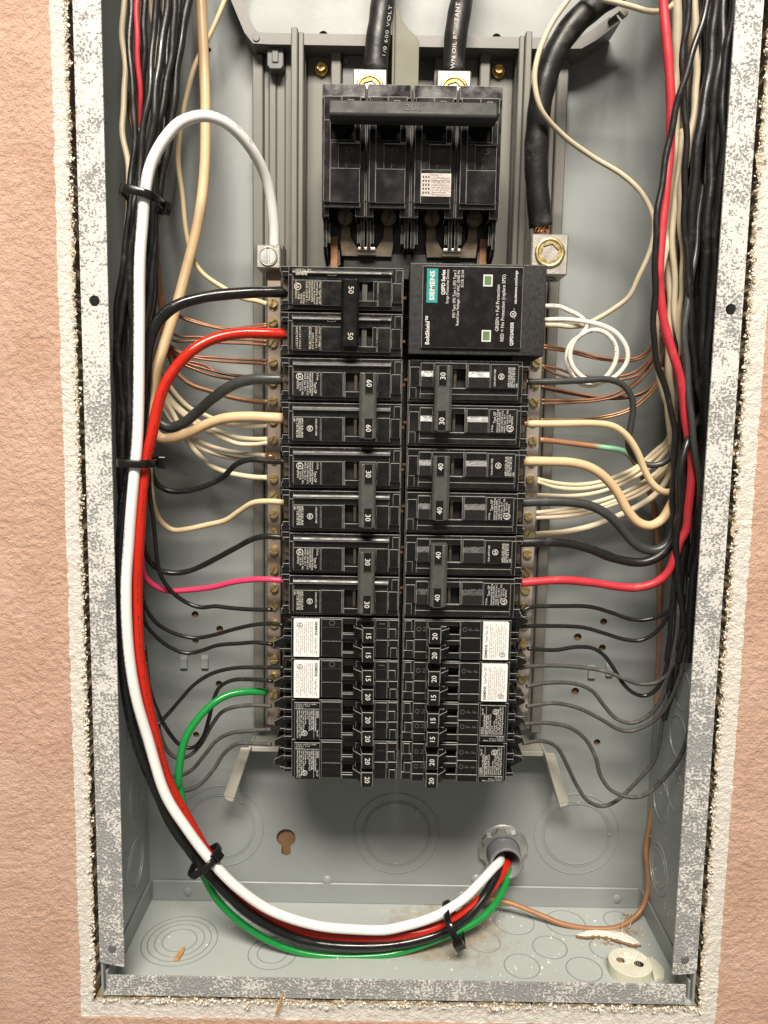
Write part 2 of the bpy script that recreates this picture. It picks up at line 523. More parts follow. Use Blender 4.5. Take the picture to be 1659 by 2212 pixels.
# smooth path -----------------------------------------------------
def spline(pts, step=2.2):
    P = [np.array(p, float) for p in pts]
    P = [2 * P[0] - P[1]] + P + [2 * P[-1] - P[-2]]
    out = []
    for i in range(1, len(P) - 2):
        p0, p1, p2, p3 = P[i - 1], P[i], P[i + 1], P[i + 2]
        d = [max(1e-3, np.linalg.norm(b - a)) ** 0.5 for a, b in ((p0, p1), (p1, p2), (p2, p3))]
        m1 = (p2 - p1) + d[1] * ((p1 - p0) / d[0] - (p2 - p0) / (d[0] + d[1]))
        m2 = (p2 - p1) + d[1] * ((p3 - p2) / d[2] - (p3 - p1) / (d[1] + d[2]))
        n = max(2, int(np.linalg.norm(p2 - p1) / step))
        for k_ in range(n):
            t = k_ / n
            out.append((2 * t**3 - 3 * t**2 + 1) * p1 + (t**3 - 2 * t**2 + t) * m1 + (-2 * t**3 + 3 * t**2) * p2 + (t**3 - t**2) * m2)
    out.append(P[-2])
    return out

# value noise on a grid, for relief -------------------------------
def vnoise(x, z, scale, seed):
    def h(i, j):
        n = (i * 374761393 + j * 668265263 + seed * 974634777) & 0xffffffff
        n = ((n ^ (n >> 13)) * 1274126177) & 0xffffffff
        return ((n ^ (n >> 16)) & 0xffff) / 65535.0
    u, w = x / scale, z / scale
    i, j = np.floor(u).astype(np.int64), np.floor(w).astype(np.int64)
    fu, fw = u - i, w - j
    fu, fw = fu * fu * (3 - 2 * fu), fw * fw * (3 - 2 * fw)
    return (h(i, j) * (1 - fu) + h(i + 1, j) * fu) * (1 - fw) + (h(i, j + 1) * (1 - fu) + h(i + 1, j + 1) * fu) * fw

# ================================================================== THE SETTING
# ---- drywall with the ragged rectangular opening
HX0, HX1, HZ0, HZ1 = -171.3, 197.6, -352.6, 446.0
def axis_coords(lo, h0, h1, hi, fine, far):
    def grow(a, sgn, lim):
        out, d, p = [], fine, a
        while abs(p - a) < lim:
            p += sgn * d; out.append(p)
            if abs(p - a) > far: d *= 1.35
        return out
    left = grow(h0, -1, h0 - lo)[::-1]
    n = int((h1 - h0) / fine)
    mid = list(np.linspace(h0, h1, n + 1))
    return np.array(left + mid + grow(h1, 1, hi - h1)), len(left), len(left) + n
xs, ix0, ix1 = axis_coords(-700, HX0, HX1, 720, 0.75, 42)
zs, iz0, iz1 = axis_coords(-900, HZ0, HZ1, 900, 0.75, 34)
gx, gz = np.meshgrid(xs, zs)
nz, nx = gx.shape
dl, dr_, db_ = HX0 - gx, gx - HX1, HZ0 - gz
dist = np.maximum(np.maximum(dl, dr_), db_)
ca, sa = math.cos(.6), math.sin(.6)
rx_, rz_ = gx * ca - gz * sa, gx * sa + gz * ca
hy = -(0.42 * np.clip(vnoise(rx_, rz_, 2.2, 1) * 1.6 - .4, 0, 1) + 0.42 * vnoise(gx, gz, 1.5, 2) + 0.22 * vnoise(rx_, rz_, 1.05, 4) + 0.2 * vnoise(gx, gz, 12.0, 3))
ridge = np.exp(-np.clip(dist, 0, None) / 1.7) * (0.25 + 2.3 * vnoise(gx, gz, 4.0, 7) ** 2)
hy = hy + 1.2 - np.where(dist >= -0.01, ridge, 0)
# the white strip was built up a little less than the painted wall
inside = (gx > -180.5) & (gx < 208.5) & (gz > -365.5)
hy = hy + np.where(inside, 0.35, -0.15)
fall = np.exp(-np.clip(dist, 0, None) / 2.0)
rag = (vnoise(gx, gz, 6.0, 11) - 0.5) * 2.6 + (vnoise(gx, gz, 2.4, 13) - 0.5) * 2.0 + (vnoise(gx, gz, 1.1, 12) - 0.5) * 1.4
px = gx + fall * np.where(dl > dr_, rag, -rag) * np.where(db_ > np.maximum(dl, dr_), 0.2, 1.0)
pz = gz + fall * np.where(db_ > np.maximum(dl, dr_) - 0.5, rag * 0.8, 0)
V = np.stack([px, hy, pz], -1).reshape(-1, 3)
ii, jj = np.meshgrid(np.arange(nx - 1), np.arange(nz - 1))
hole = (ii >= ix0) & (ii < ix1) & (jj >= iz0) & (jj < iz1)
q = (jj * nx + ii)[~hole]
F = np.stack([q, q + 1, q + nx + 1, q + nx], -1)
used = np.unique(F); remap = -np.ones(nx * nz, int); remap[used] = np.arange(len(used))
# return faces of the cut, 13 mm deep
ret_v, ret_f = [], []
def ret(idx, dx, dz):
    o = len(used) + len(ret_v)
    for a in idx:
        p = V[a]; ret_v.append((p[0] + dx, 13.0, p[2] + dz))
    for k_ in range(len(idx) - 1):
        ret_f.append((remap[idx[k_]], remap[idx[k_ + 1]], o + k_ + 1, o + k_))
ret([j * nx + ix0 for j in range(iz0, iz1 + 1)], -0.8, 0)
ret([j * nx + ix1 for j in range(iz1, iz0 - 1, -1)], 0.8, 0)
ret([iz0 * nx + i for i in range(ix1, ix0 - 1, -1)], 0, -0.8)
me = bpy.data.meshes.new('wall')
me.from_pydata([tuple(p * MM) for p in V[used]] + [tuple(Vector(p) * MM) for p in ret_v], [], [tuple(f) for f in remap[F]] + ret_f)
me.materials.append(MATS['drywall_paint']); me.materials.append(MATS['torn_paper'])
mi = np.zeros(len(me.polygons), int); mi[len(F):] = 1
me.polygons.foreach_set('material_index', mi)
me.polygons.foreach_set('use_smooth', np.ones(len(me.polygons), bool))
wall = bpy.data.objects.new('wall', me)
col.objects.link(wall)
tag(wall, 'pink textured drywall with a bare white strip round the cut opening', kind='structure')
stud = MB().box(-320, 340, 98.5, 120, -470, 470).build('wall_stud', 'stud_wood')
tag(stud, 'brown wood behind the box seen through its small holes', kind='structure')

# ---- crumbs of gypsum and paper fuzz along the cut
ICO_V = [(0, 0, 1), (.89, 0, .45), (.28, .85, .45), (-.72, .53, .45), (-.72, -.53, .45), (.28, -.85, .45), (.72, .53, -.45), (-.28, .85, -.45), (-.89, 0, -.45), (-.28, -.85, -.45), (.72, -.53, -.45), (0, 0, -1)]
ICO_F = [(0, 1, 2), (0, 2, 3), (0, 3, 4), (0, 4, 5), (0, 5, 1), (1, 6, 2), (2, 7, 3), (3, 8, 4), (4, 9, 5), (5, 10, 1), (2, 6, 7), (3, 7, 8), (4, 8, 9), (5, 9, 10), (1, 10, 6), (6, 11, 7), (7, 11, 8), (8, 11, 9), (9, 11, 10), (10, 11, 6)]
def crumb(mb, p, r, mi=0, flat=1.0):
    R = Matrix.Rotation(random.random() * 6.3, 3, 'X') @ Matrix.Rotation(random.random() * 6.3, 3, 'Z')
    sc = (random.uniform(.6, 1.3), random.uniform(.5, 1.1) * flat, random.uniform(.6, 1.4))
    vs = []
    for q_ in ICO_V:
        t = R @ (Vector(q_) * random.uniform(.5, 1.3))
        vs.append((p[0] + t.x * r * sc[0], p[1] + t.y * r * sc[1], p[2] + t.z * r * sc[2]))
    mb.add(vs, ICO_F, mi)
cr = MB()
def along(n, fx):
    for _ in range(n):
        p, side = fx()
        t = random.random()
        r = random.choice((.25, .3, .4, .5, .65, .95)) * random.uniform(.7, 1.1)
        crumb(cr, p, r, 0 if t < .84 else 1)
def clump(a, s_):
    return 0.5 + 0.5 * math.sin(a * s_) * math.sin(a * s_ * .37 + 1.3)
def fl():
    while True:
        z = random.uniform(-350, 300)
        if random.random() < .25 + .75 * clump(z, .21): break
    return (HX0 + .5 - abs(random.gauss(0, 1.1)), random.uniform(-1.9, 1.0), z), 0
def fr():
    while True:
        z = random.uniform(-350, 300)
        if random.random() < .35 + .65 * clump(z, .17): break
    return (HX1 - .4 + abs(random.gauss(0, 1.3)), random.uniform(-1.9, 1.0), z), 0
def fb():
    while True:
        x = random.uniform(-172, 200)
        if random.random() < .3 + .7 * clump(x, .16): break
    return (x, random.uniform(-2.4, 1.0), HZ0 + random.gauss(-.9, .8)), 0
along(1500, fl); along(1500, fr); along(1000, fb)
for _ in range(150):       # larger lumps, some bridging the gap
    w_ = random.random()
    (p, _s) = (fl() if w_ < .4 else fr() if w_ < .75 else fb())
    for q_ in range(5):
        crumb(cr, (p[0] + random.gauss(.3 if p[0] < 0 else -.3, .9), p[1] - .4 + random.gauss(0, .4), p[2] + random.gauss(0, 1.1)), random.uniform(.35, .95), 0 if random.random() < .8 else 1)
for _ in range(1700):      # paper fibres
    w_ = random.random()
    (p, _s) = (fl() if w_ < .36 else fr() if w_ < .78 else fb())
    d = Vector((random.gauss(0, 1), random.gauss(-.5, .7), random.gauss(0, 1))).normalized() * random.uniform(.6, 2.0)
    n_ = d.cross(Vector((.3, .8, .2))).normalized() * random.uniform(.07, .16)
    p = Vector(p)
    cr.add([p - n_, p + n_, p + d * .6 + n_ * .8, p + d + Vector((0, .2, 0))], [(0, 1, 2), (0, 2, 3)], 1 if random.random() < .55 else 0)
tag(cr.build('plaster_crumbs', ['gypsum', 'torn_paper']), 'crumbling white gypsum and tan paper fuzz along the cut drywall edge', 'crumbs', kind='stuff')

# ================================================================== THE STEEL BOX
BX0, BX1, BZ0, BZ1, BY = -168.0, 195.0, -352.0, 442.0, 95.0
box = thing('panel_box', (13.5, 0, BZ0), 'grey steel electrical panel box recessed in the pink wall', 'panel box')
def boxpart(mb, name, mats, **kw):
    o = mb.build(name, mats, None, **kw)
    o.parent = box
    o.location = o.location - box.location
    return o
holes = [circle(x, z, r, 18) for x, z, r in (
    (-131.2, -136.5, 2.5), (-114, -146.7, 2.5), (-131.2, -155.2, 2.3), (-114.8, -186.6, 2.5), (-131.5, -224.5, 2.3),
    (155.3, -136.8, 2.5), (137.6, -148.2, 2.8), (155.3, -155.6, 2.5), (137.7, -187.6, 2.8), (155, -225, 2.4),
    (-44.2, 245.8, 3.0), (67.2, 246, 3.0), (-118, 236, 1.6))]
kh = [(-67.1 + 7.0 * math.cos(t), -301.5 + 7.0 * math.sin(t)) for t in np.linspace(-1.08, math.pi + 1.08, 22)]
kh += [(-70.5, -314.2), (-67.1, -315.6), (-63.7, -314.2)]
holes.append(kh)
cut = circle(90.2, -307.2, 15.2, 30)
holes.append(cut)
back = boxpart(MB().plate([(BX0, BZ0), (BX1, BZ0), (BX1, BZ1), (BX0, BZ1)], holes, BY, BY + 1.4), 'back_panel', 'box_paint')
boxpart(MB().box(BX0, BX0 + 1.4, 1.4, BY, BZ0, BZ1), 'side_panel', 'box_paint_side')
boxpart(MB().box(BX1 - 1.4, BX1, 1.4, BY, BZ0, BZ1), 'side_panel', 'box_paint_side')
boxpart(MB().box(BX0 + 1.4, BX1 - 1.4, 1.4, BY, BZ0, BZ0 + 1.4), 'bottom_panel', 'floor_dusty')
boxpart(MB().box(BX0 + 1.4, BX1 - 1.4, 1.4, BY, BZ1 - 1.4, BZ1), 'top_panel', 'box_paint')
# folded flanges of the end panel where it laps back and sides
boxpart(MB().box(BX0 + 3.5, BX1 - 4, BY - 1.6, BY - 0.1, BZ0 + 1.4, BZ0 + 17), 'corner_flange', 'box_paint', bevel=0.6)
for xa, xb in ((BX0 + 1.5, BX0 + 3.0), (BX1 - 3.0, BX1 - 1.5)):
    boxpart(MB().prism([(4, BZ0 + 1.4), (BY - 1.8, BZ0 + 1.4), (BY - 1.8, BZ0 + 17), (4, BZ0 + 14)], xa, xb, 'x'), 'corner_flange', 'box_paint', bevel=0.5)
# front lips
def lip(outer, hl, label):
    o = boxpart(MB().plate(outer, hl, 0.0, 1.3), 'front_lip', 'lip_overspray')
    o['label'] = label
lip([(-168, -329), (-166, -329.6), (-153.2, -332), (-153.2, BZ1), (-168, BZ1)], [circle(-160.7, 63.1, 3.0, 18)], 'left front lip speckled with white overspray')
lip([(180, -331), (193, -330), (194.6, -328), (194.6, BZ1), (180, BZ1)], [circle(188.2, 64.3, 3.0, 18)], 'right front lip speckled with white overspray')
lip([(-164.2, -350.6), (188.8, -350.4), (188.8, -338.0), (-163.8, -338.0)], [], 'bottom front lip speckled with white overspray')
for x, z in ((-160.2, -319.7), (187, -320.7)):
    s_ = boxpart(MB().cyl((x, 0, z), 2.4, -0.9, 0, bev=0.3), 'screw', 'standoff_plastic')
# knockouts: shallow pressed rings
def knockout(prof, c, axis, mat):
    boxpart(MB().lathe(prof, c, axis, 56, smooth=False), 'knockout', mat)
def rings(radii, h=0.55, sgn=-1):
    p = []
    for r in radii:
        p += [(r - 1.0, 0), (r - 0.7, sgn * h), (r + 0.5, sgn * h), (r + 0.9, 0)]
    return p
for x, z in ((-114, -293), (13.0, -296.5), (143.5, -294.5)):
    knockout([(22.9, .2), (23.0, -.55), (23.5, -.55), (23.6, .2), (24.5, .2), (24.6, -.4), (24.9, -.4), (25.0, .2), (30.2, .2), (30.35, -.5), (30.8, -.5), (31.1, .2)], (x, BY, z), 'y', 'box_paint')
    for a_ in (math.pi / 2, 0.0) if x > 100 else (-math.pi / 2, 0.9):
        boxpart(MB().box(x + 23.5 * math.cos(a_) - 1.2, x + 23.5 * math.cos(a_) + 1.2, BY - .8, BY, z + 23.5 * math.sin(a_) - 1.2, z + 23.5 * math.sin(a_) + 1.2), 'knockout_web', 'box_paint', bevel=.3)
for yy, zz, r in ((64, -305, 17), (70, -256, 15), (68, -207, 15)):
    knockout([(r - 1, -.3), (r - .7, .6), (r + .3, .6), (r + .8, -.3)], (BX0 + 1.4, yy, zz), 'x', 'box_paint_side')
    knockout([(r - 5, -.3), (r - 4.7, .5), (r - 4.2, .5), (r - 3.8, -.3)], (BX0 + 1.4, yy, zz), 'x', 'box_paint_side')
for yy, zz, r in ((67, -303, 17), (70, -255, 14), (48, -236, 14), (48, -200, 14), (46, -168, 13)):
    knockout([(r - 1, .3), (r - .7, -.6), (r + .3, -.6), (r + .8, .3)], (BX1 - 1.4, yy, zz), 'x', 'box_paint_side')
    if r > 15:
        knockout([(r - 5, .3), (r - 4.7, -.5), (r - 4.2, -.5), (r - 3.8, .3)], (BX1 - 1.4, yy, zz), 'x', 'box_paint_side')
FZ = BZ0 + 1.4
def floor_ring(x, y, r):
    knockout([(r - .55, -.2), (r - .4, .3), (r + .15, .3), (r + .4, -.2)], (x, y, FZ), 'z', 'ring_paint')
for r in (11.5, 16.5, 21, 25.2): floor_ring(-133.2, 50.5, r)
for x, y, r in ((-68.9, 39.7, 16), (-68.9, 39.7, 10), (-88.9, 78, 9), (97.2, 75.8, 14), (133.4, 75.5, 14), (171.8, 79.5, 10), (116.9, 49.7, 11.5), (94.8, 31.1, 11.5), (134.8, 29, 11.5), (73.2, 54.1, 11), (155, 49.5, 11)):
    floor_ring(x, y, r)
# pressed tabs and dimples on the back panel
for x, z in ((-139.2, -170.8), (-124.5, -170.5), (148.3, -173), (160.7, -171.1)):
    boxpart(MB().add([(x - 2.4, BY, z + 5), (x + 2.4, BY, z + 5), (x + 2.4, BY, z - 5.5), (x - 2.4, BY, z - 5.5), (x - 2.3, BY - 2.0, z + 2.5), (x + 2.3, BY - 2.0, z + 2.5), (x + 2.3, BY - 2.6, z - 4), (x - 2.3, BY - 2.6, z - 4)],
        [(0, 1, 5, 4), (1, 2, 6, 5), (2, 3, 7, 6), (3, 0, 4, 7), (4, 5, 6, 7)]), 'pressed_tab', 'box_paint')
for x, z in ((-138.5, -343.5), (175, -343.5), (62, -343)):
    boxpart(MB().lathe([(0.01, -1.0), (2.6, -.9), (3.6, 0.2)], (x, BY - 1.6, z), 'y', 20), 'spot_weld', 'box_paint')
for x, z in ((-37, -334), (72, -331)):
    boxpart(MB().lathe([(0.01, -1.6), (3.0, -1.5), (4.2, 0.2)], (x, BY, z), 'y', 16), 'dimple', 'box_paint')

# ================================================================== MOUNTING FRAME
CX = 12.0
frame = thing('mounting_frame', (CX, 92, -226), 'grey ribbed mounting frame carrying the breakers inside the box', 'mounting frame')
def fpart(mb, name, mats, **kw):
    o = mb.build(name, mats, None, **kw)
    o.parent = frame
    o.location = o.location - frame.location
    return o
for sg in (1, -1):
    def X2(x): return x if sg == 1 else 2 * CX - x
    def bb(mb, x0, x1, y0, z0, z1): mb.box(X2(x0), X2(x1), y0, 92, z0, z1)
    r_ = MB()
    bb(r_, -88, -81.2, 83, -214, 229); bb(r_, -81.2, -77.6, 86.5, -213, 229); bb(r_, -77.6, -73, 84.4, -213, 230)
    bb(r_, -73, -67.2, 85.4, -213, 230); bb(r_, -67.2, -62, 83.0, -213, 231)
    bb(r_, -53.9, -38, 88.5, -213, 231); bb(r_, -38, -31.6, 80, -213, 231); bb(r_, -31.6, -22, 87.5, -213, 231)
    fpart(r_, 'rail', 'rail_paint', bevel=0.7)
    r_ = MB()
    bb(r_, -61.6, -57.6, 68, -213, 238); bb(r_, -57.5, -54.2, 70.5, -213, 236.5); bb(r_, -62, -53.9, 80, -213, 232)
    fpart(r_, 'rail_rib', 'rail_paint', bevel=0.6)
fpart(MB().box(-22, 46, 90, 91.9, -213, 231), 'centre_web', 'rail_paint')
# bent strip brackets top and bottom (front edge facing the room)
def strip_path(pts, t, y0, y1):
    mb = MB()
    P = [Vector((p[0], p[1])) for p in pts]
    n = len(P)
    L, R = [], []
    for i in range(n):
        d0 = (P[i] - P[i - 1]).normalized() if i else (P[1] - P[0]).normalized()
        d1 = (P[i + 1] - P[i]).normalized() if i < n - 1 else d0
        d = (d0 + d1).normalized()
        nn = Vector((-d.y, d.x)) * (t / 2 / max(.5, d.dot(d1)))
        L.append(P[i] + nn); R.append(P[i] - nn)
    for i in range(n - 1):
        mb.prism([tuple(R[i]), tuple(R[i + 1]), tuple(L[i + 1]), tuple(L[i])], y0, y1)
    return mb
fpart(strip_path([(-103, 276), (-99.5, 264), (-88, 238), (-84, 233.2), (-76, 232.9), (100, 232.9), (116, 233.5), (124, 238), (138, 248.5)], 6.6, 72, 93.5), 'top_bracket', 'bracket_steel')
fpart(MB().prism([(132, 245.5), (138, 250), (141, 247), (143.5, 249), (141, 252.5), (136, 250.5), (132, 247)], 67.5, 72), 'bracket_tab', 'leg_steel')
for sg in (1, -1):
    def X2(x): return x if sg == 1 else 2 * CX - x
    mb = MB()
    mb.prism([(X2(-95), -222.5), (X2(-88), -222.5), (X2(-99.5), -259), (X2(-107), -257)], 69, 71.5)
    mb.prism([(X2(-90.2), -222.5), (X2(-88), -222.5), (X2(-99.5), -259), (X2(-101.6), -258.5)], 71.4, 93)
    mb.prism([(X2(-107), -257), (X2(-99.5), -259), (X2(-100.5), -261.6), (X2(-105), -260.4)], 69.4, 76)
    fpart(mb, 'leg', 'leg_steel', bevel=0.5)
fpart(MB().box(-88, 112, 72, 92, -226, -222.6), 'bottom_bracket', 'leg_steel', bevel=.4)
for x in (-83.5, 11.5): fpart(MB().cyl((x, 0, 233), 2.2, 71.2, 72, bev=.3), 'rivet', 'bracket_steel')
fpart(MB().prism([(-77.5, 229.5), (-67.3, 229.5), (-67.3, 219), (-69, 217), (-75.6, 217), (-77.5, 219)], 76, 86).box(-74.5, -70.3, 75.2, 77, 220.5, 229), 'clip', 'standoff_plastic', bevel=.5)
for x in (-24, 34): fpart(MB().box(x - 7, x + 13, 84, 90, 188, 229.3).cyl((x - 4.5, 0, 225.5), 2.3, 83, 84), 'standoff', 'standoff_plastic', bevel=.4)
fpart(MB().prism([(1.6, 246), (3.4, 245), (6, 238.5), (10, 233.8), (14.8, 230), (16.4, 227), (16.4, 186), (1.6, 186)], 60, 62).box(0.2, 1.6, 56, 88, 186, 246), 'barrier', 'barrier_fibre', bevel=.3)
t0 = MB(); put_text(t0, '0267', (-86.2, 165), 3.6, 82.85, 'up', thick=.1)
fpart(t0.add([], []), 'lettering', 'standoff_plastic')

def slotted(mb, c, r, y0, y1, ang, mi=0, slot=.16, mi2=None):
    """slotted head: base disc and two half heads with a true gap"""
    mb.cyl(c, r, y0 + (y1 - y0) * .45, y1, seg=24, mi=mi if mi2 is None else mi2)
    for hs in (0, 1):
        poly = []
        gap = slot * r
        a = math.asin(gap / r)
        for t in np.linspace(a, math.pi - a, 12):
            poly.append((r * math.cos(t), r * math.sin(t)))
        R = ang + hs * math.pi
        poly = [(c[0] + x * math.cos(R) - z * math.sin(R), c[2] + x * math.sin(R) + z * math.cos(R)) for x, z in poly]
        mb.prism(poly, y0, y0 + (y1 - y0) * .5, 'y', mi)
    return mb
def hexhead(mb, c, r, y0, y1, ang, mi=0):
    poly = [(c[0] + r * math.cos(ang + i * math.pi / 3), c[2] + r * math.sin(ang + i * math.pi / 3)) for i in range(6)]
    mb.prism(poly, y0, y1, 'y', mi)
    return mb
for i, (x, z, lab) in enumerate(((-44.5, 222.4, 'brass hex screw left of the service cables at the top'), (68.1, 222.9, 'brass hex screw right of the service cables at the top'))):
    t = thing('hex_screw', (x, 88, z), lab, 'screw', 'brass mounting screws')
    MB().lathe([(0.01, -1.2), (4.2, -1.2), (4.6, -.6), (4.6, .4)], (0, 0, 0), 'y', 28, smooth=False).build('washer', 'brass_gold', t, bevel=.2)
    mb = hexhead(MB(), (0, 0, 0), 3.6, -3.2, -1.0, .3 + i)
    slotted(mb, (0, 0, 0), 2.9, -4.4, -3.0, 1.0 - 1.0 * i)
    mb.build('head', 'brass_gold', t, bevel=.25)

# ================================================================== TERMINAL BARS AND LUGS
def term_bar(x0, x1, z0, z1, mat, label, screws):
    cx = (x0 + x1) / 2
    t = thing('terminal_bar', (cx, 56, z0), label, 'terminal bar')
    hl = [circle(x - cx, z - z0, 1.4, 10) for x, z in []]
    MB().box(x0 - cx, x1 - cx, -8, 0, 0, z1 - z0).build('bar', mat, t, bevel=.5)
    for i in range(int((z1 - z0) // 60) + 1):
        zz = min(z1 - z0 - 6, 8 + i * 62)
        MB().box(-3, 3, 0, 29, zz - 4, zz + 4).build('standoff', 'standoff_plastic', t)
    for x, z in screws:
        a = random.uniform(-1.2, 1.4)
        d = random.uniform(-1.0, 0.4)
        slotted(MB(), (x - cx, 0, z - z0), 2.75, -10.2 + d, -7, a).build('screw', 'brass', t, bevel=.2)
SL = [(-69.5, 70.3), (-69.5, 58.8), (-69.5, 46.5), (-69.5, 35.0), (-69.5, 23.2), (-69.5, 11.5), (-69.4, -.6), (-69.4, -12.4), (-69.2, -24.2), (-69, -36.4), (-69, -47.2), (-69, -58.8), (-69, -70.4), (-68.8, -82), (-68.8, -94), (-68.8, -105.7), (-68.8, -117.5), (-68.8, -129.6), (-68.8, -141), (-68.8, -152.4), (-69, -164), (-69, -176)]
SR = [(91.4, 37.1), (91.2, 25.0), (91.4, 13.5), (91.2, 1.6), (91.4, -10.2), (91, -22.3), (90.9, -34.3), (90.8, -45.9), (90.7, -57.6), (90.7, -68.9), (90.8, -81.3), (90.5, -92.8), (90.5, -104.7), (90.4, -116), (90.6, -127.3), (90.6, -139.1), (90.4, -151.2), (90.8, -163)]
term_bar(-73.4, -64.8, -197, 84, 'bar_alu', 'long tarnished terminal bar with brass screws left of the breakers', SL)
term_bar(87.3, 95.6, -186, 86, 'bar_alu_pale', 'long pale terminal bar with brass screws right of the breakers', SR)

t = thing('small_lug', (-71.6, 50, 90), 'small square aluminium lug with slotted screw under the white conductor', 'lug')
mb = MB().box(-7.1, 7.1, -8, 8, 0, 13.6)
mb.build('block', 'lug_alu', t, bevel=.6)
MB().lathe([(5.6, -8.2), (5.6, -8.8), (4.9, -8.8), (4.9, -7.2)], (0, 0, 6.8), 'y', 30).build('collar', 'lug_alu', t)
slotted(MB(), (0, 0, 6.8), 4.8, -8.9, -7.4, .03 + math.pi / 2, slot=.14).build('screw', 'zinc', t, bevel=.2)
MB().box(-4, 6.9, 6, 22, -8, 17).build('bracket', 'bar_alu', t, bevel=.4)

def hex_socket(t, r, y, zc, mat):
    """round brass collar with a hexagonal socket"""
    mb = MB()
    mb.lathe([(r * 1.0, y + 3), (r * 1.0, y - .6), (r * .93, y - 1.2), (r * .78, y - 1.2), (r * .72, y - .6)], (0, 0, zc), 'y', 36)
    n = 6
    hexp = [(r * .60 * math.cos(i * math.pi / 3 + .3), r * .60 * math.sin(i * math.pi / 3 + .3)) for i in range(6)]
    cir = circle(0, 0, r * .74, 24)
    mb.plate([(x, z + zc) for x, z in cir], [[(x, z + zc) for x, z in hexp]], y - .8, y + 5)
    mb.disc((0, y + 4.8, zc), r * .62)
    return mb.build('socket_screw', mat, t)
t = thing('large_lug', (95.4, 50, 88), 'large aluminium lug with brass hex socket screw right of the surge device', 'lug')
MB().box(-10.9, 10.9, -12, 12, 0, 23.6).build('block', 'lug_alu', t, bevel=.8)
hex_socket(t, 8.9, -12, 12.8, 'brass')
MB().lathe([(6.6, -.4), (6.6, .2)], (0, 0, 0), 'z', 24).build('wire_hole', 'breaker_deep', t)
for x, lab in ((-12.4, 'left aluminium service lug above the main breaker'), (36.4, 'right aluminium service lug above the main breaker')):
    t = thing('service_lug', (x, 52, 183), lab, 'lug', 'service lugs above the main breaker')
    MB().box(-9.8, 9.8, -12, 12, 0, 19.6).build('block', 'lug_alu', t, bevel=.7)
    hex_socket(t, 8.4, -12, 8.2, 'brass_gold')

# ================================================================== MAIN BREAKER
t = thing('main_breaker', (12, 56, 98), 'large black four pole main breaker with a wide common handle marked 200', 'main breaker')
OX, OY, OZ = 12, 56, 98
def mpart(mb, name, mats, **kw):
    o = mb.build(name, mats, None, **kw)
    o.parent = t
    o.location = o.location - Vector((OX, OY, OZ)) * MM
    return o
for i in range(4):
    x = -38.6 + 25.25 * i
    mb = MB()
    mb.box(x + .3, x + 24.9, 19, 58, 123, 184.6)                       # base
    mb.box(x + .3, x + 4.4, 19.4, 57, 114.7, 123.4); mb.box(x + 19.4, x + 24.9, 19.4, 57, 114.7, 123.4)
    mb.prism([(20, 184.2), (15.5, 184.2), (15.1, 177.6), (15.0, 176.5), (20, 176.5)], x + .8, x + 24.4, 'x')   # sloping upper shelf
    mb.box(x + 1.8, x + 22.2, 13.6, 21, 164.4, 177)                     # block above the window
    mb.box(x + 1.8, x + 5.6, 13.6, 21, 121.2, 164.6); mb.box(x + 18.9, x + 22.2, 13.6, 21, 153, 164.6)
    mb.box(x + 5.4, x + 22.0, 14.0, 21, 121.0, 139.4)                   # lower plate
    mb.box(x + 5.6, x + 10.2, 14.2, 21, 139.2, 153.2); mb.box(x + 10.0, x + 22.2, 15.8, 21, 139.3, 153.1)
    mb.box(x + 5.5, x + 22.2, 14.6, 21, 152.6, 154.6)
    mb.box(x + 2.2, x + 22.4, 15.6, 21, 118.8, 121.4)
    mpart(mb, 'pole_housing', ['main_black', 'breaker_edge'], bevel=.35, bevel_mat=1)
    mpart(MB().box(x + 11.6, x + 22.4, 10.4, 14.5, 167.6, 176.0), 'trip_window', ['main_black', 'breaker_edge'], bevel=.5, bevel_mat=1)
    mb = MB()
    mb.plate([(x + 15.2, 170.6), (x + 18.4, 170.6), (x + 18.4, 173.9), (x + 15.2, 173.9)], [[(x + 15.5, 170.9), (x + 18.1, 170.9), (x + 18.1, 173.6), (x + 15.5, 173.6)]], 10.2, 10.5)
    mpart(mb, 'trip_mark', 'breaker_edge')
    m1 = MB()
    for q_, ch in enumerate('OFF'): put_text(m1, ch, (x + 13.5, 148.0 - q_ * 3.9), 3.0, 15.65, 'right', thick=.15, squeeze=1.3)
    mpart(m1, 'off_mark', 'ink_faint')
    # terminal section
    mb = MB()
    mb.box(x + .8, x + 3.0, 27, 58, 99.5, 115); mb.box(x + 22.4, x + 24.6, 27, 58, 99.5, 115)
    mb.box(x + 3, x + 22.5, 40, 58, 98, 123); mb.box(x + 20.4, x + 21.8, 28, 44, 102, 113); mb.box(x + 3.4, x + 4.8, 28, 44, 102, 113)
    mpart(mb, 'terminal_housing', ['breaker_black', 'breaker_edge'], bevel=.3, bevel_mat=1)
    sx_ = (-25.2, -.2, 24.7, 49.1)[i]
    mb = MB()
    mb.lathe([(4.5, 30), (4.5, 26.4), (3.7, 26.4), (3.7, 29)], (sx_, 0, 116.6), 'y', 26)
    slotted(mb, (sx_, 0, 116.6), 3.7, 26.8, 29.5, (1.45, 1.1, 1.75, -.12)[i], slot=.15)
    mb.cyl((sx_, 0, 116.6), 4.4, 29.4, 40)
    mpart(mb, 'terminal_screw', 'screw_dark', bevel=.15)
# outer cheeks
for xa, xb in ((-38, -35.6), (59.5, 61.9)):
    s_ = 1 if xa < 0 else -1
    mpart(MB().prism([(28, 115), (56, 115), (56, 92), (34, 97), (28, 104)], xa, xb, 'x'), 'cheek', ['breaker_black', 'breaker_edge'], bevel=.4, bevel_mat=1)
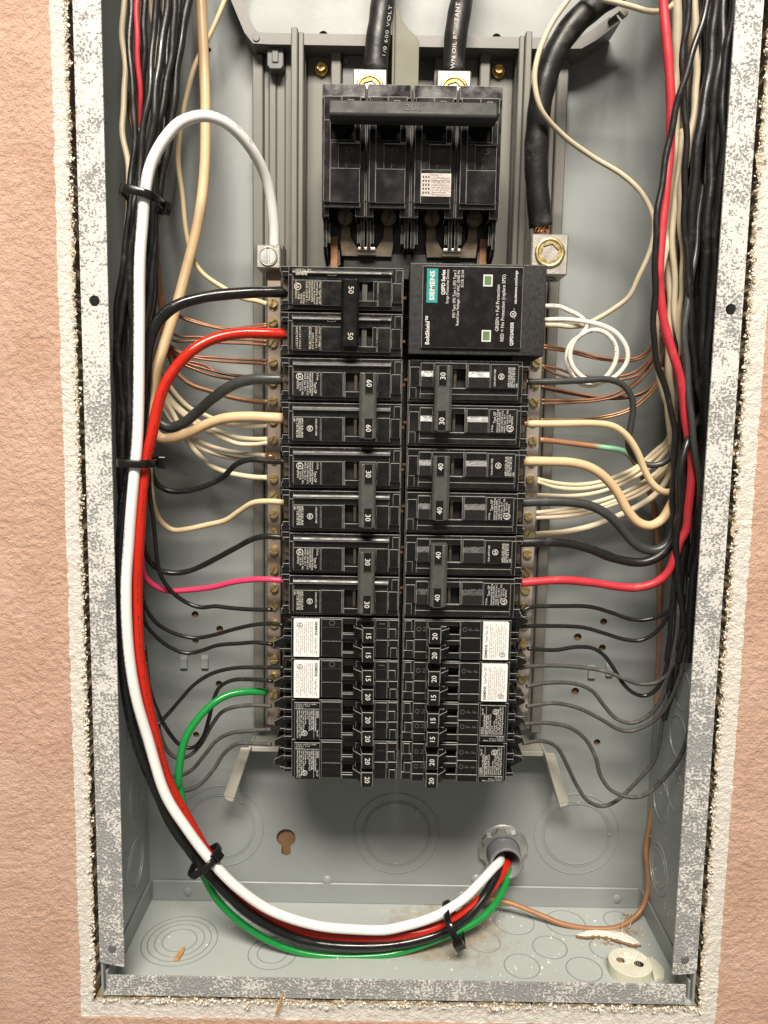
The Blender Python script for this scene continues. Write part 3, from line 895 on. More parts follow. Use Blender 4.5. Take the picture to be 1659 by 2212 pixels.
# bus straps
for a_, b_ in ((-25.2, -.2), (24.7, 49.1)):
    mb = MB()
    m_ = (a_ + b_) / 2
    mb.prism([(a_ - 2.6, 114), (a_ + 2.6, 114), (a_ + 3.2, 107), (m_ - 5.4, 100.6), (m_ + 5.4, 100.6), (b_ - 3.2, 107), (b_ - 2.6, 114), (b_ + 2.6, 114), (b_ + 3.2, 104), (b_ + 2.2, 96), (a_ - 2.2, 96), (a_ - 3.2, 104)], 34, 35.6)
    mpart(mb, 'bus_strap', 'bronze', bevel=.3)
    mpart(MB().box(m_ - 5.2, m_ + 5.2, 29.5, 34.4, 98.6, 100.6).box(m_ - 5.2, m_ + 5.2, 31.8, 34.2, 96.4, 98.8), 'bent_tab', 'bar_alu_pale', bevel=.6, seg=2)
mpart(MB().prism([(-29, 101), (-28.2, 92), (-36.5, 87.5), (-36.5, 89)], 38, 39), 'bus_foot', 'bronze')
mpart(MB().prism([(53, 101), (52.4, 92), (59.5, 87.5), (59.5, 89)], 38, 39), 'bus_foot', 'bronze')
for x0 in (-34.2, 53.6): mpart(MB().box(x0, x0 + 4.4, 37, 40, 84, 108), 'copper_bar', 'copper', bevel=.3)
mpart(MB().box(-26, 51, 36.5, 57, 84, 98), 'terminal_base', 'breaker_deep')
mpart(MB().box(-38, 61.5, 22, 57, 124, 184.3), 'inner_block', 'breaker_deep')
# handle
h = MB()
h.prism([(-4.8, 167.2), (-7.2, 160.8), (-6.6, 159.2), (-4.0, 157.9), (6.5, 159.4), (6.5, 167.9), (-3.8, 167.9)], -32.4, 56.0, 'x')
ho = mpart(h, 'handle', ['handle_main', 'breaker_edge'], bevel=.7, bevel_mat=-1, seg=2)
lt = MB(); put_text(lt, '200', (11.8, 162.2), 3.8, -7.3, 'right', 'c', spacing=1.15, thick=.2)
lt.v = [(p[0], p[1] - .2 + (p[2] - 160.8) * .375, p[2]) for p in lt.v]
lo = lt.build('lettering', 'ink_faint', ho)
for i in range(4):
    x = -38.6 + 25.25 * i
    mpart(MB().box(x + 6.2, x + 18.2, 6.2, 26, 162.6, 165.6), 'handle_neck', 'breaker_deep')
# foil label
fo = mpart(MB().box(17.4, 34.2, 13.6, 14.05, 124.8, 137.2), 'label_plate', 'sticker_foil', bevel=.1)
lt = MB()
for i, s_ in enumerate(('EQ9685', 'I-T-E Circuit Breaker', 'Interrupting Rating', 'MAX. RMS. SYM. AMPS.', '22,000, 120/240 V.A.C.', 'Und. Lab. Inc.® List.', 'Cir. Brk. 2 Pole Unit', 'Siemens Energy', '& Automation, Inc.')):
    put_text(lt, s_, (23.6, 135.6 - i * 1.27), .85 if i else 1.0, 13.55, 'right', width=min(9.8, len(s_) * .55))
lt.box(23.0, 23.15, 13.55, 13.6, 125.2, 136.8).box(23.2, 33.8, 13.55, 13.6, 133.0, 133.12)
for r_ in range(3):
    for c_ in range(5): lt.box(18.3 + r_ * 1.5, 19.2 + r_ * 1.5, 13.55, 13.6, 126.2 + c_ * 2.1, 127.4 + c_ * 2.1)
lt.build('lettering', 'ink_black', fo)

# ================================================================== BRANCH BREAKERS
FY = 13.0          # plane of the breaker faces
def parted(parent):
    def f(mb, name, mats, **kw):
        return mb.build(name, mats, parent, **kw)
    return f
def pole_body(mb, zt, w0=-33.6, w1=-24.8):
    """housing of one 25.4 mm pole; local x runs to the left from 0, z down from zt; w0..w1 is the handle slot"""
    def b(x0, x1, y0, y1, ta, tb): mb.box(x0, x1, y0, y1, zt - ta, zt - tb)
    b(-66, -.4, 12, 50, .25, 25.15)
    b(-66, w0, 3.6, 12.5, .9, 24.5); b(w1, -.9, 3.6, 12.5, .9, 24.5)
    b(w0 - .4, w1 + .3, 3.6, 12.5, .9, 9.0); b(w0 - .4, w1 + .3, 3.6, 12.5, 19.6, 24.5)
    b(-63.3, -7.4, 2.4, 4.6, 5.3, 8.8)
    b(-47.0, -34.5, .9, 4.6, 8.9, 22.8)
    b(-34.2, w0 + .3, .6, 4.6, 8.7, 22.9); b(w0 + .2, -15.2, .7, 4.6, 19.6, 22.9); b(w1 - .1, -15.2, .7, 4.6, 8.8, 19.8)
    b(-14.9, -7.4, .9, 4.6, 8.9, 22.8)
    b(-7.0, -1.4, 2.0, 4.6, 9.4, 20.5); b(-5.2, -1.2, 2.6, 4.6, 2.2, 9.0)
    b(-66, -63.6, 2.6, 4.6, 5.6, 22)
    b(-71, -65.8, 5.5, 46, .6, 3.8); b(-70, -65.8, 4.6, 46, 3.6, 6.0); b(-71, -65.8, 5.5, 46, 21.6, 24.8); b(-70, -65.8, 4.6, 46, 19.4, 21.8)
def label_lines(mb, zt, lines, x0=-48.2, z0=-9.4, pitch=1.62, h=1.05, w=12.6, y=-.04, mi=0):
    for i, l in enumerate(lines):
        if not l: continue
        s_, k_, ind = l if isinstance(l, tuple) else (l, 1.0, 0.0)
        put_text(mb, s_, (x0 - i * pitch, zt + z0 - ind), h * k_, y, 'down', width=min(w - ind, len(s_) * h * k_ * .66), bold=.0, mi=mi)
def ul_mark(mb, x, z, r=2.0, y=-.04, txt='UL'):
    ring(mb, (x, z), r * .82, r, y)
    put_text(mb, txt, (x - r * .42, z + r * .02), r * .85, y, 'down', 'c', bold=.02)
def table(mb, x, z, w, y=-.04):
    for i, l in enumerate(('AMP | 10-35 | 40-60', 'AWG | 14-8 | 8 | 6-4', 'IN.- | 25 | 40 | 45', 'LBS.')):
        put_text(mb, l, (x - i * 1.5, z), .95, y, 'down', width=w * (1 if i < 3 else .22), bold=.01)
    mb.box(x - 1.9, x - 1.75, y - .001, y + .02, z - w, z); mb.box(x - .4, x - .25, y - .001, y + .02, z - w, z)
QP = ['2 Pole', ('Type QP', 1.35, 5.2), ('Interrupting Rating', 1, 0), 'MAX.RMS.SYM.AMPS.', '10,000 120/240 V.A.C.', 'HACR Type, 40°C', ('® Listed Cir. Brk.', 1, 3.4), ('NE-7170', 1, 5.4), ('SIEMENS', 1, 4.4)]
def stacked(mb, txt, x, z, h, y, tilt=0.0):
    """letters moulded one below the other along the breaker"""
    for i, ch in enumerate(txt):
        put_text(mb, ch, (x - i * (h + .9) - h * .5, z), h, y, 'down', 'c', thick=.12)
    if tilt:
        zm = z + 3.6
        mb.v = [(p[0], p[1] - .35 - tilt * (p[2] - zm), p[2]) for p in mb.v]
    return mb
def frame_mark(mb, x0, x1, z0, z1, y, w=.32):
    a = [(x0, z0), (x1, z0), (x1, z1), (x0, z1)]
    return mb.plate(a, [[(x0 + w, z0 + w), (x1 - w, z0 + w), (x1 - w, z1 - w), (x0 + w, z1 - w)]], y, y + .2)
def two_pole(name, loc, rot, rating, label, handle_mat, issue='NE-7166', newer=False):
    t = thing(name, loc, label, 'circuit breaker', 'two pole circuit breakers', rot)
    P = parted(t)
    for p in range(2):
        zt = -25.4 * p
        w0, w1 = (-26.2, -17.6) if newer else (-33.6, -24.8)
        mb = MB(); pole_body(mb, zt, w0, w1)
        hs = P(mb, 'pole_housing', ['breaker_black', 'breaker_edge'], bevel=.27, bevel_mat=1)
        if not rot:
            P(MB().prism([(4.4, zt - 2.0), (2.6, zt - 2.05), (1.7, zt - 2.5), (1.05, zt - 3.2), (.55, zt - 4.1), (.35, zt - 4.9), (.8, zt - 5.4), (4.4, zt - 5.5)], -63.4, -7.2, 'x'), 'ridge', ['breaker_gloss', 'breaker_edge'], bevel=.2, bevel_mat=1)
        else:
            P(MB().box(-63.4, -7.2, .9, 4.4, zt - 5.4, zt - 2.3), 'ridge', ['breaker_gloss', 'breaker_edge'], bevel=.25, bevel_mat=1)
        P(MB().box(w0 + .2, w1 - .2, 8, 12.2, zt - 19.4, zt - 9.1), 'handle_slot', 'breaker_deep')
        P(MB().box(w0 + 2.2, w0 + 5.0, 4.2, 8.2, zt - 19.2, zt - 9.2) if newer else MB().box(-28.2, -26.6, 4.2, 8.2, zt - 19.2, zt - 9.2), 'handle_stem', 'handle_grey' if newer else 'bronze')
        if rot:
            wedge = [(4.4, zt - 22.9), (2.6, zt - 22.9), (-.2, zt - 15.0), (.1, zt - 9.4), (4.4, zt - 9.4)]
            P(MB().prism(wedge, -14.7, -7.6, 'x'), 'on_plate', ['breaker_raised', 'breaker_edge'], bevel=.25, bevel_mat=1)
            P(MB().prism(wedge, -46.9, -34.6, 'x'), 'off_plate', ['breaker_raised', 'breaker_edge'], bevel=.25, bevel_mat=1)
        yo = .0 if rot else .8
        mk = 'ink_faint' if rot else 'breaker_raised'
        P(stacked(MB(), 'OFF', -37.6, zt - (18.6 if rot else 17.2), 3.0, yo, .36 if rot else 0), 'off_mark', mk)
        P(stacked(MB(), 'ON', -10.4, zt - (18.6 if rot else 17.2), 3.0, yo, .36 if rot else 0), 'on_mark', mk)
        if newer:
            P(frame_mark(MB(), -43.4, -38.6, zt - 6.3, zt - 3.0, .28), 'off_mark', 'ink_faint')
            P(MB().box(-13.4, -9, .25, .45, zt - 4.3, zt - 4.9), 'on_mark', 'ink_faint')
        pl = P(MB().box(-63.2, -47.3, 0, 4.6, zt - 22.6, zt - 8.9), 'label_plate', ['sticker_black', 'breaker_edge'], bevel=.25, bevel_mat=1)
        lt = MB()
        first = (p == 0)
        if newer:
            if first:
                put_text(lt, 'HACR Type, 40°C', (-61.6, zt - 4.0), 1.15, .36, 'right', width=9)
                put_text(lt, 'SIEMENS', (-61.6, zt - 6.2), 1.3, .36, 'right', width=6.6, bold=.015)
                label_lines(lt, zt, ['2 Poles  Type/Tipo QP', 'Interrupting  Rating', 'Pouvoir de Coupure', 'MAX.RMS.SYM.AMPS.', 'AMP.SYM.EFF.MAX.', '10,000 120/240 V~', ('C.B./Disj.', 1, 6), ('ISSUE NO.', 1, 7), ('L-5638', 1, 6), 'LISTED  E82615'], w=12.8, pitch=1.5)
                ul_mark(lt, -60.3, zt - 12.6)
            else:
                label_lines(lt, zt, ['CU-AL  75°C WIRE', 'CONDUCTORFIL 75°C', ('AWG | 8 | 6-4', 1, 3.2), 'lb-in/lb-po | 40 | 45', '', '', 'mm² | 8.4 | 13.3-21.2', 'N.m | 4.5 | 5.1'], w=12.4, pitch=1.85)
                lt.box(-52.6, -52.45, -.04, -.02, zt - 21.6, zt - 9.6).box(-60.4, -60.25, -.04, -.02, zt - 21.6, zt - 9.6)
        else:
            if first:
                label_lines(lt, zt, [x if not (isinstance(x, tuple) and x[0].startswith('NE-')) else (issue, 1, 5.4) for x in QP], x0=-49.6, z0=-9.4, pitch=1.42, w=12.8)
                ul_mark(lt, -59.4, zt - 11.6)
            else:
                put_text(lt, 'CU/AL 60/75°C WIRE', (-50.2, zt - 10), .95, -.04, 'down', width=9.6, bold=.01)
                ul_mark(lt, -53.4, zt - 15.6, 1.75, txt='SA')
                table(lt, -58.2, zt - 9.6, 11.2)
        lt.build('lettering', 'ink_cream' if newer else 'ink_white', pl)
        # terminal inside the notch
        P(MB().box(-70.2, -66, 12, 24, zt - 18.6, zt - 7).cyl((-67.5, 0, zt - 11.5), 2.4, 10, 13), 'terminal', 'bronze')
    # tie handle
    hx0, hx1 = (-25.2, -15.0)
    if newer:
        hx0, hx1 = (-35.6, -25.2)
    hz0, hz1 = -9.6, -46.2
    h = MB()
    pr = [(hx0 + .2, 2.0), (hx0 + .2, -7.0), (hx0 + 2.0, -9.0), (hx1 - 1.6, -9.0), (hx1 - .2, -7.4), (hx1 - .2, 2.0)]
    h.prism(pr, hz1, hz0, 'z')
    ho = P(h, 'handle', [handle_mat, 'breaker_edge'], bevel=.45, bevel_mat=-1, seg=2)
    for zc in (-15.4, -40.4):
        wn = MB().box(hx0 + 3.6, hx1 - 2.2, -9.12, -8.4, zc - 5.6, zc + 5.6)
        w_ = wn.build('rating_window', 'handle_black', ho, bevel=.2)
        if not newer:
            fr = MB()
            fr.box(hx0 + 3.3, hx1 - 1.9, -9.3, -8.5, zc + 5.5, zc + 5.9).box(hx0 + 3.3, hx1 - 1.9, -9.3, -8.5, zc - 5.9, zc - 5.5)
            fr.box(hx0 + 3.2, hx0 + 3.6, -9.3, -8.5, zc - 5.8, zc + 5.8).box(hx1 - 2.3, hx1 - 1.9, -9.3, -8.5, zc - 5.8, zc + 5.8)
            fr.build('window_frame', handle_mat, ho)
        lt = MB()
        put_text(lt, rating, (hx0 + 4.3 if not newer else hx0 + 4.4, zc + (0 if newer else .2)), 3.0, -9.2, 'down', 'c', bold=.008 if not newer else .0, squeeze=.98)
        lt.build('lettering', 'ink_white' if not newer else 'ink_cream', ho)
    # bus contact peeking out of the inner end
    for p in range(2):
        P(MB().box(-.5, 1.4, 22, 25, -25.4 * p - 15, -25.4 * p - 13.5), 'contact', 'copper_bright')
    return t

QTB = ['Type QT', ('I-T-E Circuit Breaker', 1.15, 0), 'Interrupting Rating', 'MAX. RMS. SYM. AMPS.', '10,000 120/240 V.A.C.', 'Class CTL', 'No Common Trip', 'Und. Lab. Inc.® List.', 'Cir. Brk. Two 1 Pole Units', 'Issue NE-7639, HACR Type, 40°C', 'Siemens Energy & Automation, Inc.']
def tandem(loc, rot, ratings, label, white, code='Q2020'):
    t = thing('tandem_breaker', loc, label, 'circuit breaker', 'tandem circuit breakers', rot)
    P = parted(t)
    mb = MB()
    def b(x0, x1, y0, y1, ta, tb): mb.box(x0, x1, y0, y1, -ta, -tb)
    b(-65, -.4, 12, 50, .2, 25.2)
    for (a0, a1) in ((-65, -34.2), (-26.4, -.8)): b(a0, a1, 3.4, 12.4, .7, 24.7)
    for (u0, u1) in ((.7, 4.4), (9.8, 15.8), (21.2, 24.7)): b(-34.6, -26, 3.4, 12.4, u0, u1)
    b(-46.9, -34.6, .8, 4, .9, 5.6); b(-46.9, -34.6, 1.6, 4, 6.0, 14.2); b(-46.9, -34.6, 2.2, 4, 14.6, 24.2)
    b(-34.4, -15, 1.0, 4, 10.0, 12.6); b(-26.2, -15, 1.0, 4, 1.0, 9.8); b(-34.4, -15, 1.0, 4, 21.4, 24.4); b(-26.2, -15, 1.0, 4, 13.2, 21.2)
    b(-14.6, -7.2, .8, 4, .9, 5.6); b(-14.6, -7.2, 1.6, 4, 6.0, 12.8); b(-14.6, -7.2, 1.8, 4, 13.4, 24.2)
    b(-6.8, -.9, 2.0, 4, 1.2, 6.0); b(-6.8, -2.4, 1.4, 4, 6.4, 12.2); b(-6.8, -.9, 2.2, 4, 13.4, 17.6); b(-5.6, -1.6, 1.6, 4, 18, 24.2)
    hs = P(mb, 'housing', ['breaker_black', 'breaker_edge'], bevel=.27, bevel_mat=1)
    # stepped wire guards on the outer end
    for k_ in range(2):
        z0 = -1.2 - 12.6 * k_
        g = MB()
        g.box(-70.5, -64.8, 9, 46, z0, z0 - 2.2)
        g.box(-70.5, -64.8, 10, 46, z0 - 8.4, z0 - 10.6)
        if white and k_ == 0:
            g.box(-68.5, -64.8, 22, 46, z0 - 2, z0 - 8.6)
        else:
            g.prism([(-64.8, z0 - 1.5), (-70, z0 - 2.2), (-77.6, z0 - 6.2), (-77.6, z0 - 8.4), (-73, z0 - 10.4), (-64.8, z0 - 10.4)], 17, 19.5)
            g.box(-77.6, -64.8, 17.2, 40, z0 - 8.2, z0 - 10.0)
            g.box(-73.5, -64.8, 14.4, 40, z0 - 9.8, z0 - 11.3)
        P(g, 'wire_guard', ['breaker_black', 'breaker_edge'], bevel=.2, bevel_mat=1)
        if white:
            P(MB().cyl((-67, 0, z0 - 5), 2.0, 20, 24), 'terminal_screw', 'brass')
    mk = 'ink_faint' if rot else 'breaker_raised'
    if white and not rot:
        m1 = MB(); ring(m1, (-40.5, -3.2), 1.3, 1.75, .72); P(m1, 'off_mark', 'ink_faint')
        P(MB().box(-12.6, -9.2, .6, .85, -3.0, -3.5), 'on_mark', 'ink_faint')
    else:
        for zz, yo in (((-19.0, 2.1), ) if white else ((-10.0, 1.5), (-19.0, 2.1))):
            P(stacked(MB(), 'OFF', -37.2, zz, 2.8, yo), 'off_mark', mk)
            P(stacked(MB(), 'ON', -9.8, zz, 2.8, yo - .35), 'on_mark', mk)
    if white:
        pl = P(MB().box(-63.2, -47.9, -.1, 4.4, -1.4, -24.0), 'label_plate', 'sticker_white', bevel=.12)
        lt = MB()
        put_text(lt, 'SIEMENS', (-50.6, -2.2), 1.55, -.14, 'down', width=8.6, bold=.03)
        put_text(lt, 'Type/Tipo QT', (-50.6, -12.0), 1.45, -.14, 'down', width=10.6, bold=.006)
        for i, l in enumerate(('Interrupting Rating/Pouvoir de coupure', 'MAX. RMS SYM. AMPS / AMPS SYM. EFF. MAX.', '10,000 / 120 / 240 V~   60 Hz  Class/Classe CTL', 'Circuit Breaker/Disjoncteur  No Common Trip', '2-1 Pole/Pôle/Polo  Declenchement independant', '      Issue No. N-20  HACR Type/Tipo 40°C', '      CU/AL 60/75°C WIRE/FIL', '      AWG (mm²) 14-8 (2.1-13.3)', 'LISTED   lb-in/lb-po (N-m)  25 (2.8)')):
            put_text(lt, l, (-52.3 - i * 1.16, -2.4), .72, -.14, 'down', width=20.6 - (i % 3) * 1.2)
        ul_mark(lt, -59.4, -4.6, 1.5, -.15)
        lt.build('lettering', 'ink_black', pl)
    else:
        pl = P(MB().box(-63.0, -47.5, -.1, 4.4, -1.2, -24.4), 'label_plate', ['sticker_black', 'breaker_edge'], bevel=.25, bevel_mat=1)
        lt = MB()
        put_text(lt, code, (-49.4, -6.2), 1.2, -.14, 'down', width=4.4, bold=.01)
        for i, l in enumerate(QTB):
            s_, k_ = (l, 1.0) if isinstance(l, str) else (l[0], l[1])
            z0 = -18.2 if i == 0 else -6.2
            put_text(lt, s_, (-49.4 - i * 1.2, z0), .92 * k_, -.14, 'down', width=min(17.4, len(s_) * .62), bold=.01)
        lt.box(-62.4, -48.2, -.15, -.12, -5.2, -5.4).box(-51.3, -51.15, -.15, -.12, -23.4, -5.6)
        for i, l in enumerate(('CU/AL | 60/75°C WIRE', 'AWG | 14-8', 'IN. LBS | 25')):
            put_text(lt, l, (-62.2, -2.7 - i * 1.15), .75, -.14, 'right', width=12.4 - i * 4)
        ul_mark(lt, -56.8, -20.4, 1.75, -.15, 'SA')
        lt.build('lettering', 'ink_white', pl)
    for k_ in range(2):
        zc = -7.0 - 11.5 * k_
        P(MB().box(-34.2, -26.6, 9, 12.2, zc - 2.6, zc + 2.6), 'handle_slot', 'breaker_deep')
        h = MB()
        h.add([(-22, -11.5, zc - 4.6), (-15.2, -11.5, zc - 4.6), (-15.2, -11.5, zc + 4.6), (-22, -11.5, zc + 4.6),
               (-23.5, 2, zc - 3.2), (-14.8, 2, zc - 3.2), (-14.8, 2, zc + 3.2), (-23.5, 2, zc + 3.2)],
              [(0, 1, 2, 3), (4, 7, 6, 5), (0, 4, 5, 1), (1, 5, 6, 2), (2, 6, 7, 3), (3, 7, 4, 0)])
        h.add([(-22.2, -10, zc - 3), (-22.2, -10, zc + 3), (-27.6, -1.5, zc + 2.2), (-27.6, -1.5, zc - 2.2), (-22.2, 4, zc - 2.2), (-22.2, 4, zc + 2.2), (-27.6, 9, zc + 2), (-27.6, 9, zc - 2)],
              [(0, 1, 2, 3), (2, 6, 7, 3), (0, 3, 7, 4), (1, 5, 6, 2), (0, 4, 5, 1), (4, 7, 6, 5)])
        ho = P(h, 'handle', ['handle_black', 'breaker_edge'], bevel=.3, bevel_mat=1)
        lt = MB(); put_text(lt, ratings[k_], (-19.9, zc), 2.9, -11.6, 'down', 'c', bold=.012)
        lt.build('lettering', 'ink_white', ho)
    return t

PI = math.pi
TOP = 87.2
def row(n): return TOP - 25.4 * n
def lx(z): return 9.6 + (TOP - z) * .006
def rx(z): return 12.2
two_pole('circuit_breaker', (lx(row(0)), FY, row(0)), 0, '50', 'glossy black 50 amp two pole breaker at the top of the left column', 'handle_black', newer=True)
two_pole('circuit_breaker', (lx(row(2)), FY, row(2)), 0, '60', 'two pole breaker with grey tie handle marked 60', 'handle_grey', 'NE-7170')
two_pole('circuit_breaker', (lx(row(4)), FY, row(4)), 0, '30', 'upper of the two 30 amp two pole breakers in the left column', 'handle_grey')
two_pole('circuit_breaker', (lx(row(6)), FY, row(6)), 0, '30', 'lower of the two 30 amp two pole breakers in the left column', 'handle_grey')
for n, rt_, lab, wh in ((8, ('15', '15'), 'white-label left tandem breaker with both handles marked 15', True), (9, ('15', '20'), 'white-label left tandem breaker marked 15 above 20, torn label corner', True),
                        (10, ('20', '20'), 'upper black-label tandem breaker in the left column', False), (11, ('20', '20'), 'lowest black-label tandem breaker in the left column', False)):
    tandem((lx(row(n)), FY, row(n)), 0, rt_, lab, wh)
for n, r_, lab, iss in ((2, '30', 'two pole 30 amp breaker right below the surge device', 'NE-7166'), (4, '40', 'upper of the two 40 amp two pole breakers in the right column', 'NE-7162'), (6, '40', 'lower of the two 40 amp two pole breakers in the right column', 'NE-7162')):
    two_pole('circuit_breaker', (rx(row(n)), FY, row(n + 2)), PI, r_, lab, 'handle_grey', iss)
for n, rt_, lab, wh, cd in ((8, ('20', '20'), 'white-label right tandem breaker with both handles marked 20', True, ''), (9, ('15', '20'), 'white-label right tandem breaker marked 20 above 15', True, ''),
                        (10, ('15', '15'), 'black-label right tandem breaker with both handles marked 15', False, 'Q1515'), (11, ('20', '20'), 'lowest black-label tandem breaker in the right column', False, 'Q2020')):
    tandem((rx(row(n)), FY, row(n + 1)), PI, rt_, lab, wh, cd)

# ================================================================== SURGE DEVICE
t = thing('surge_protector', (12.2, FY, 38.4), 'matte black surge protective device with teal name block and two green windows', 'surge protector')
P = parted(t)
P(MB().box(0, 77, 0, 46, 0, 50.4), 'case', ['surge_case', 'breaker_edge'], bevel=.5, bevel_mat=-1, seg=2)
P(MB().prism([(60, 0.2), (77, 0.2), (70, -3.5), (60, -3.5)], 6, 40), 'case_foot', 'surge_case', bevel=.3)
pl = P(MB().box(7.2, 63.6, -2.0, .4, 3.6, 48.6), 'label_plate', ['surge_face', 'breaker_edge'], bevel=.35, bevel_mat=1)
Y_ = -2.06
P(MB().box(9.6, 15.8, Y_, -1.9, 28.4, 47.0), 'brand_block', 'teal_print')
lt = MB()
def U(s_, x, z, h, w, bold=0.0): put_text(lt, s_, (x, z), h, Y_ - .03, 'up', width=w, bold=bold)
U('SIEMENS', 13.9, 29.6, 2.6, 16.2, .03)
U('BoltShield™', 11.6, 5.2, 2.2, 15.8, .025)
U('QSPD Series', 19.8, 32.8, 2.0, 13.6, .03)
U('Surge Protective Device', 21.9, 28.0, 1.5, 18.6)
U('SPD Type: SPD Type 1; SPD Type 2', 25.9, 20.2, 1.55, 26.2)
U('Rated Line Voltage: 120 VAC; 50/60 Hz', 28.0, 16.0, 1.55, 30.4)
U('SCCR: 22 kA', 30.2, 37.0, 1.55, 9.6)
U('GREEN = Full Protection', 50.6, 13.2, 1.9, 25.6)
U('RED = No Protection (replace SPD)', 53.6, 7.6, 1.9, 36.8)
U('QSPD2A035B', 59.0, 5.4, 1.8, 12.9, .025)
U('usa.siemens.com/surge', 60.2, 28.4, 1.5, 18.2, .02)
ring(lt, (58.6, 22.8), 1.4, 1.75, Y_ - .03)
U('UL', 59.3, 21.8, 1.5, 2.0, .02); U('c', 59.6, 20.2, .8, .6); U('us', 59.2, 24.8, .7, 1.2)
P(lt, 'lettering', 'ink_white')
for z in (7.4, 37.8):
    w_ = MB().box(41.2 - .04 * z * 0, 46.4, Y_ - .05, -1.9, z, z + 6.4)
    o = w_.build('status_window', 'ink_white', t)
    MB().box(41.9, 45.7, Y_ - .12, -1.95, z + .75, z + 5.65).build('green_flag', 'green_flag', o)

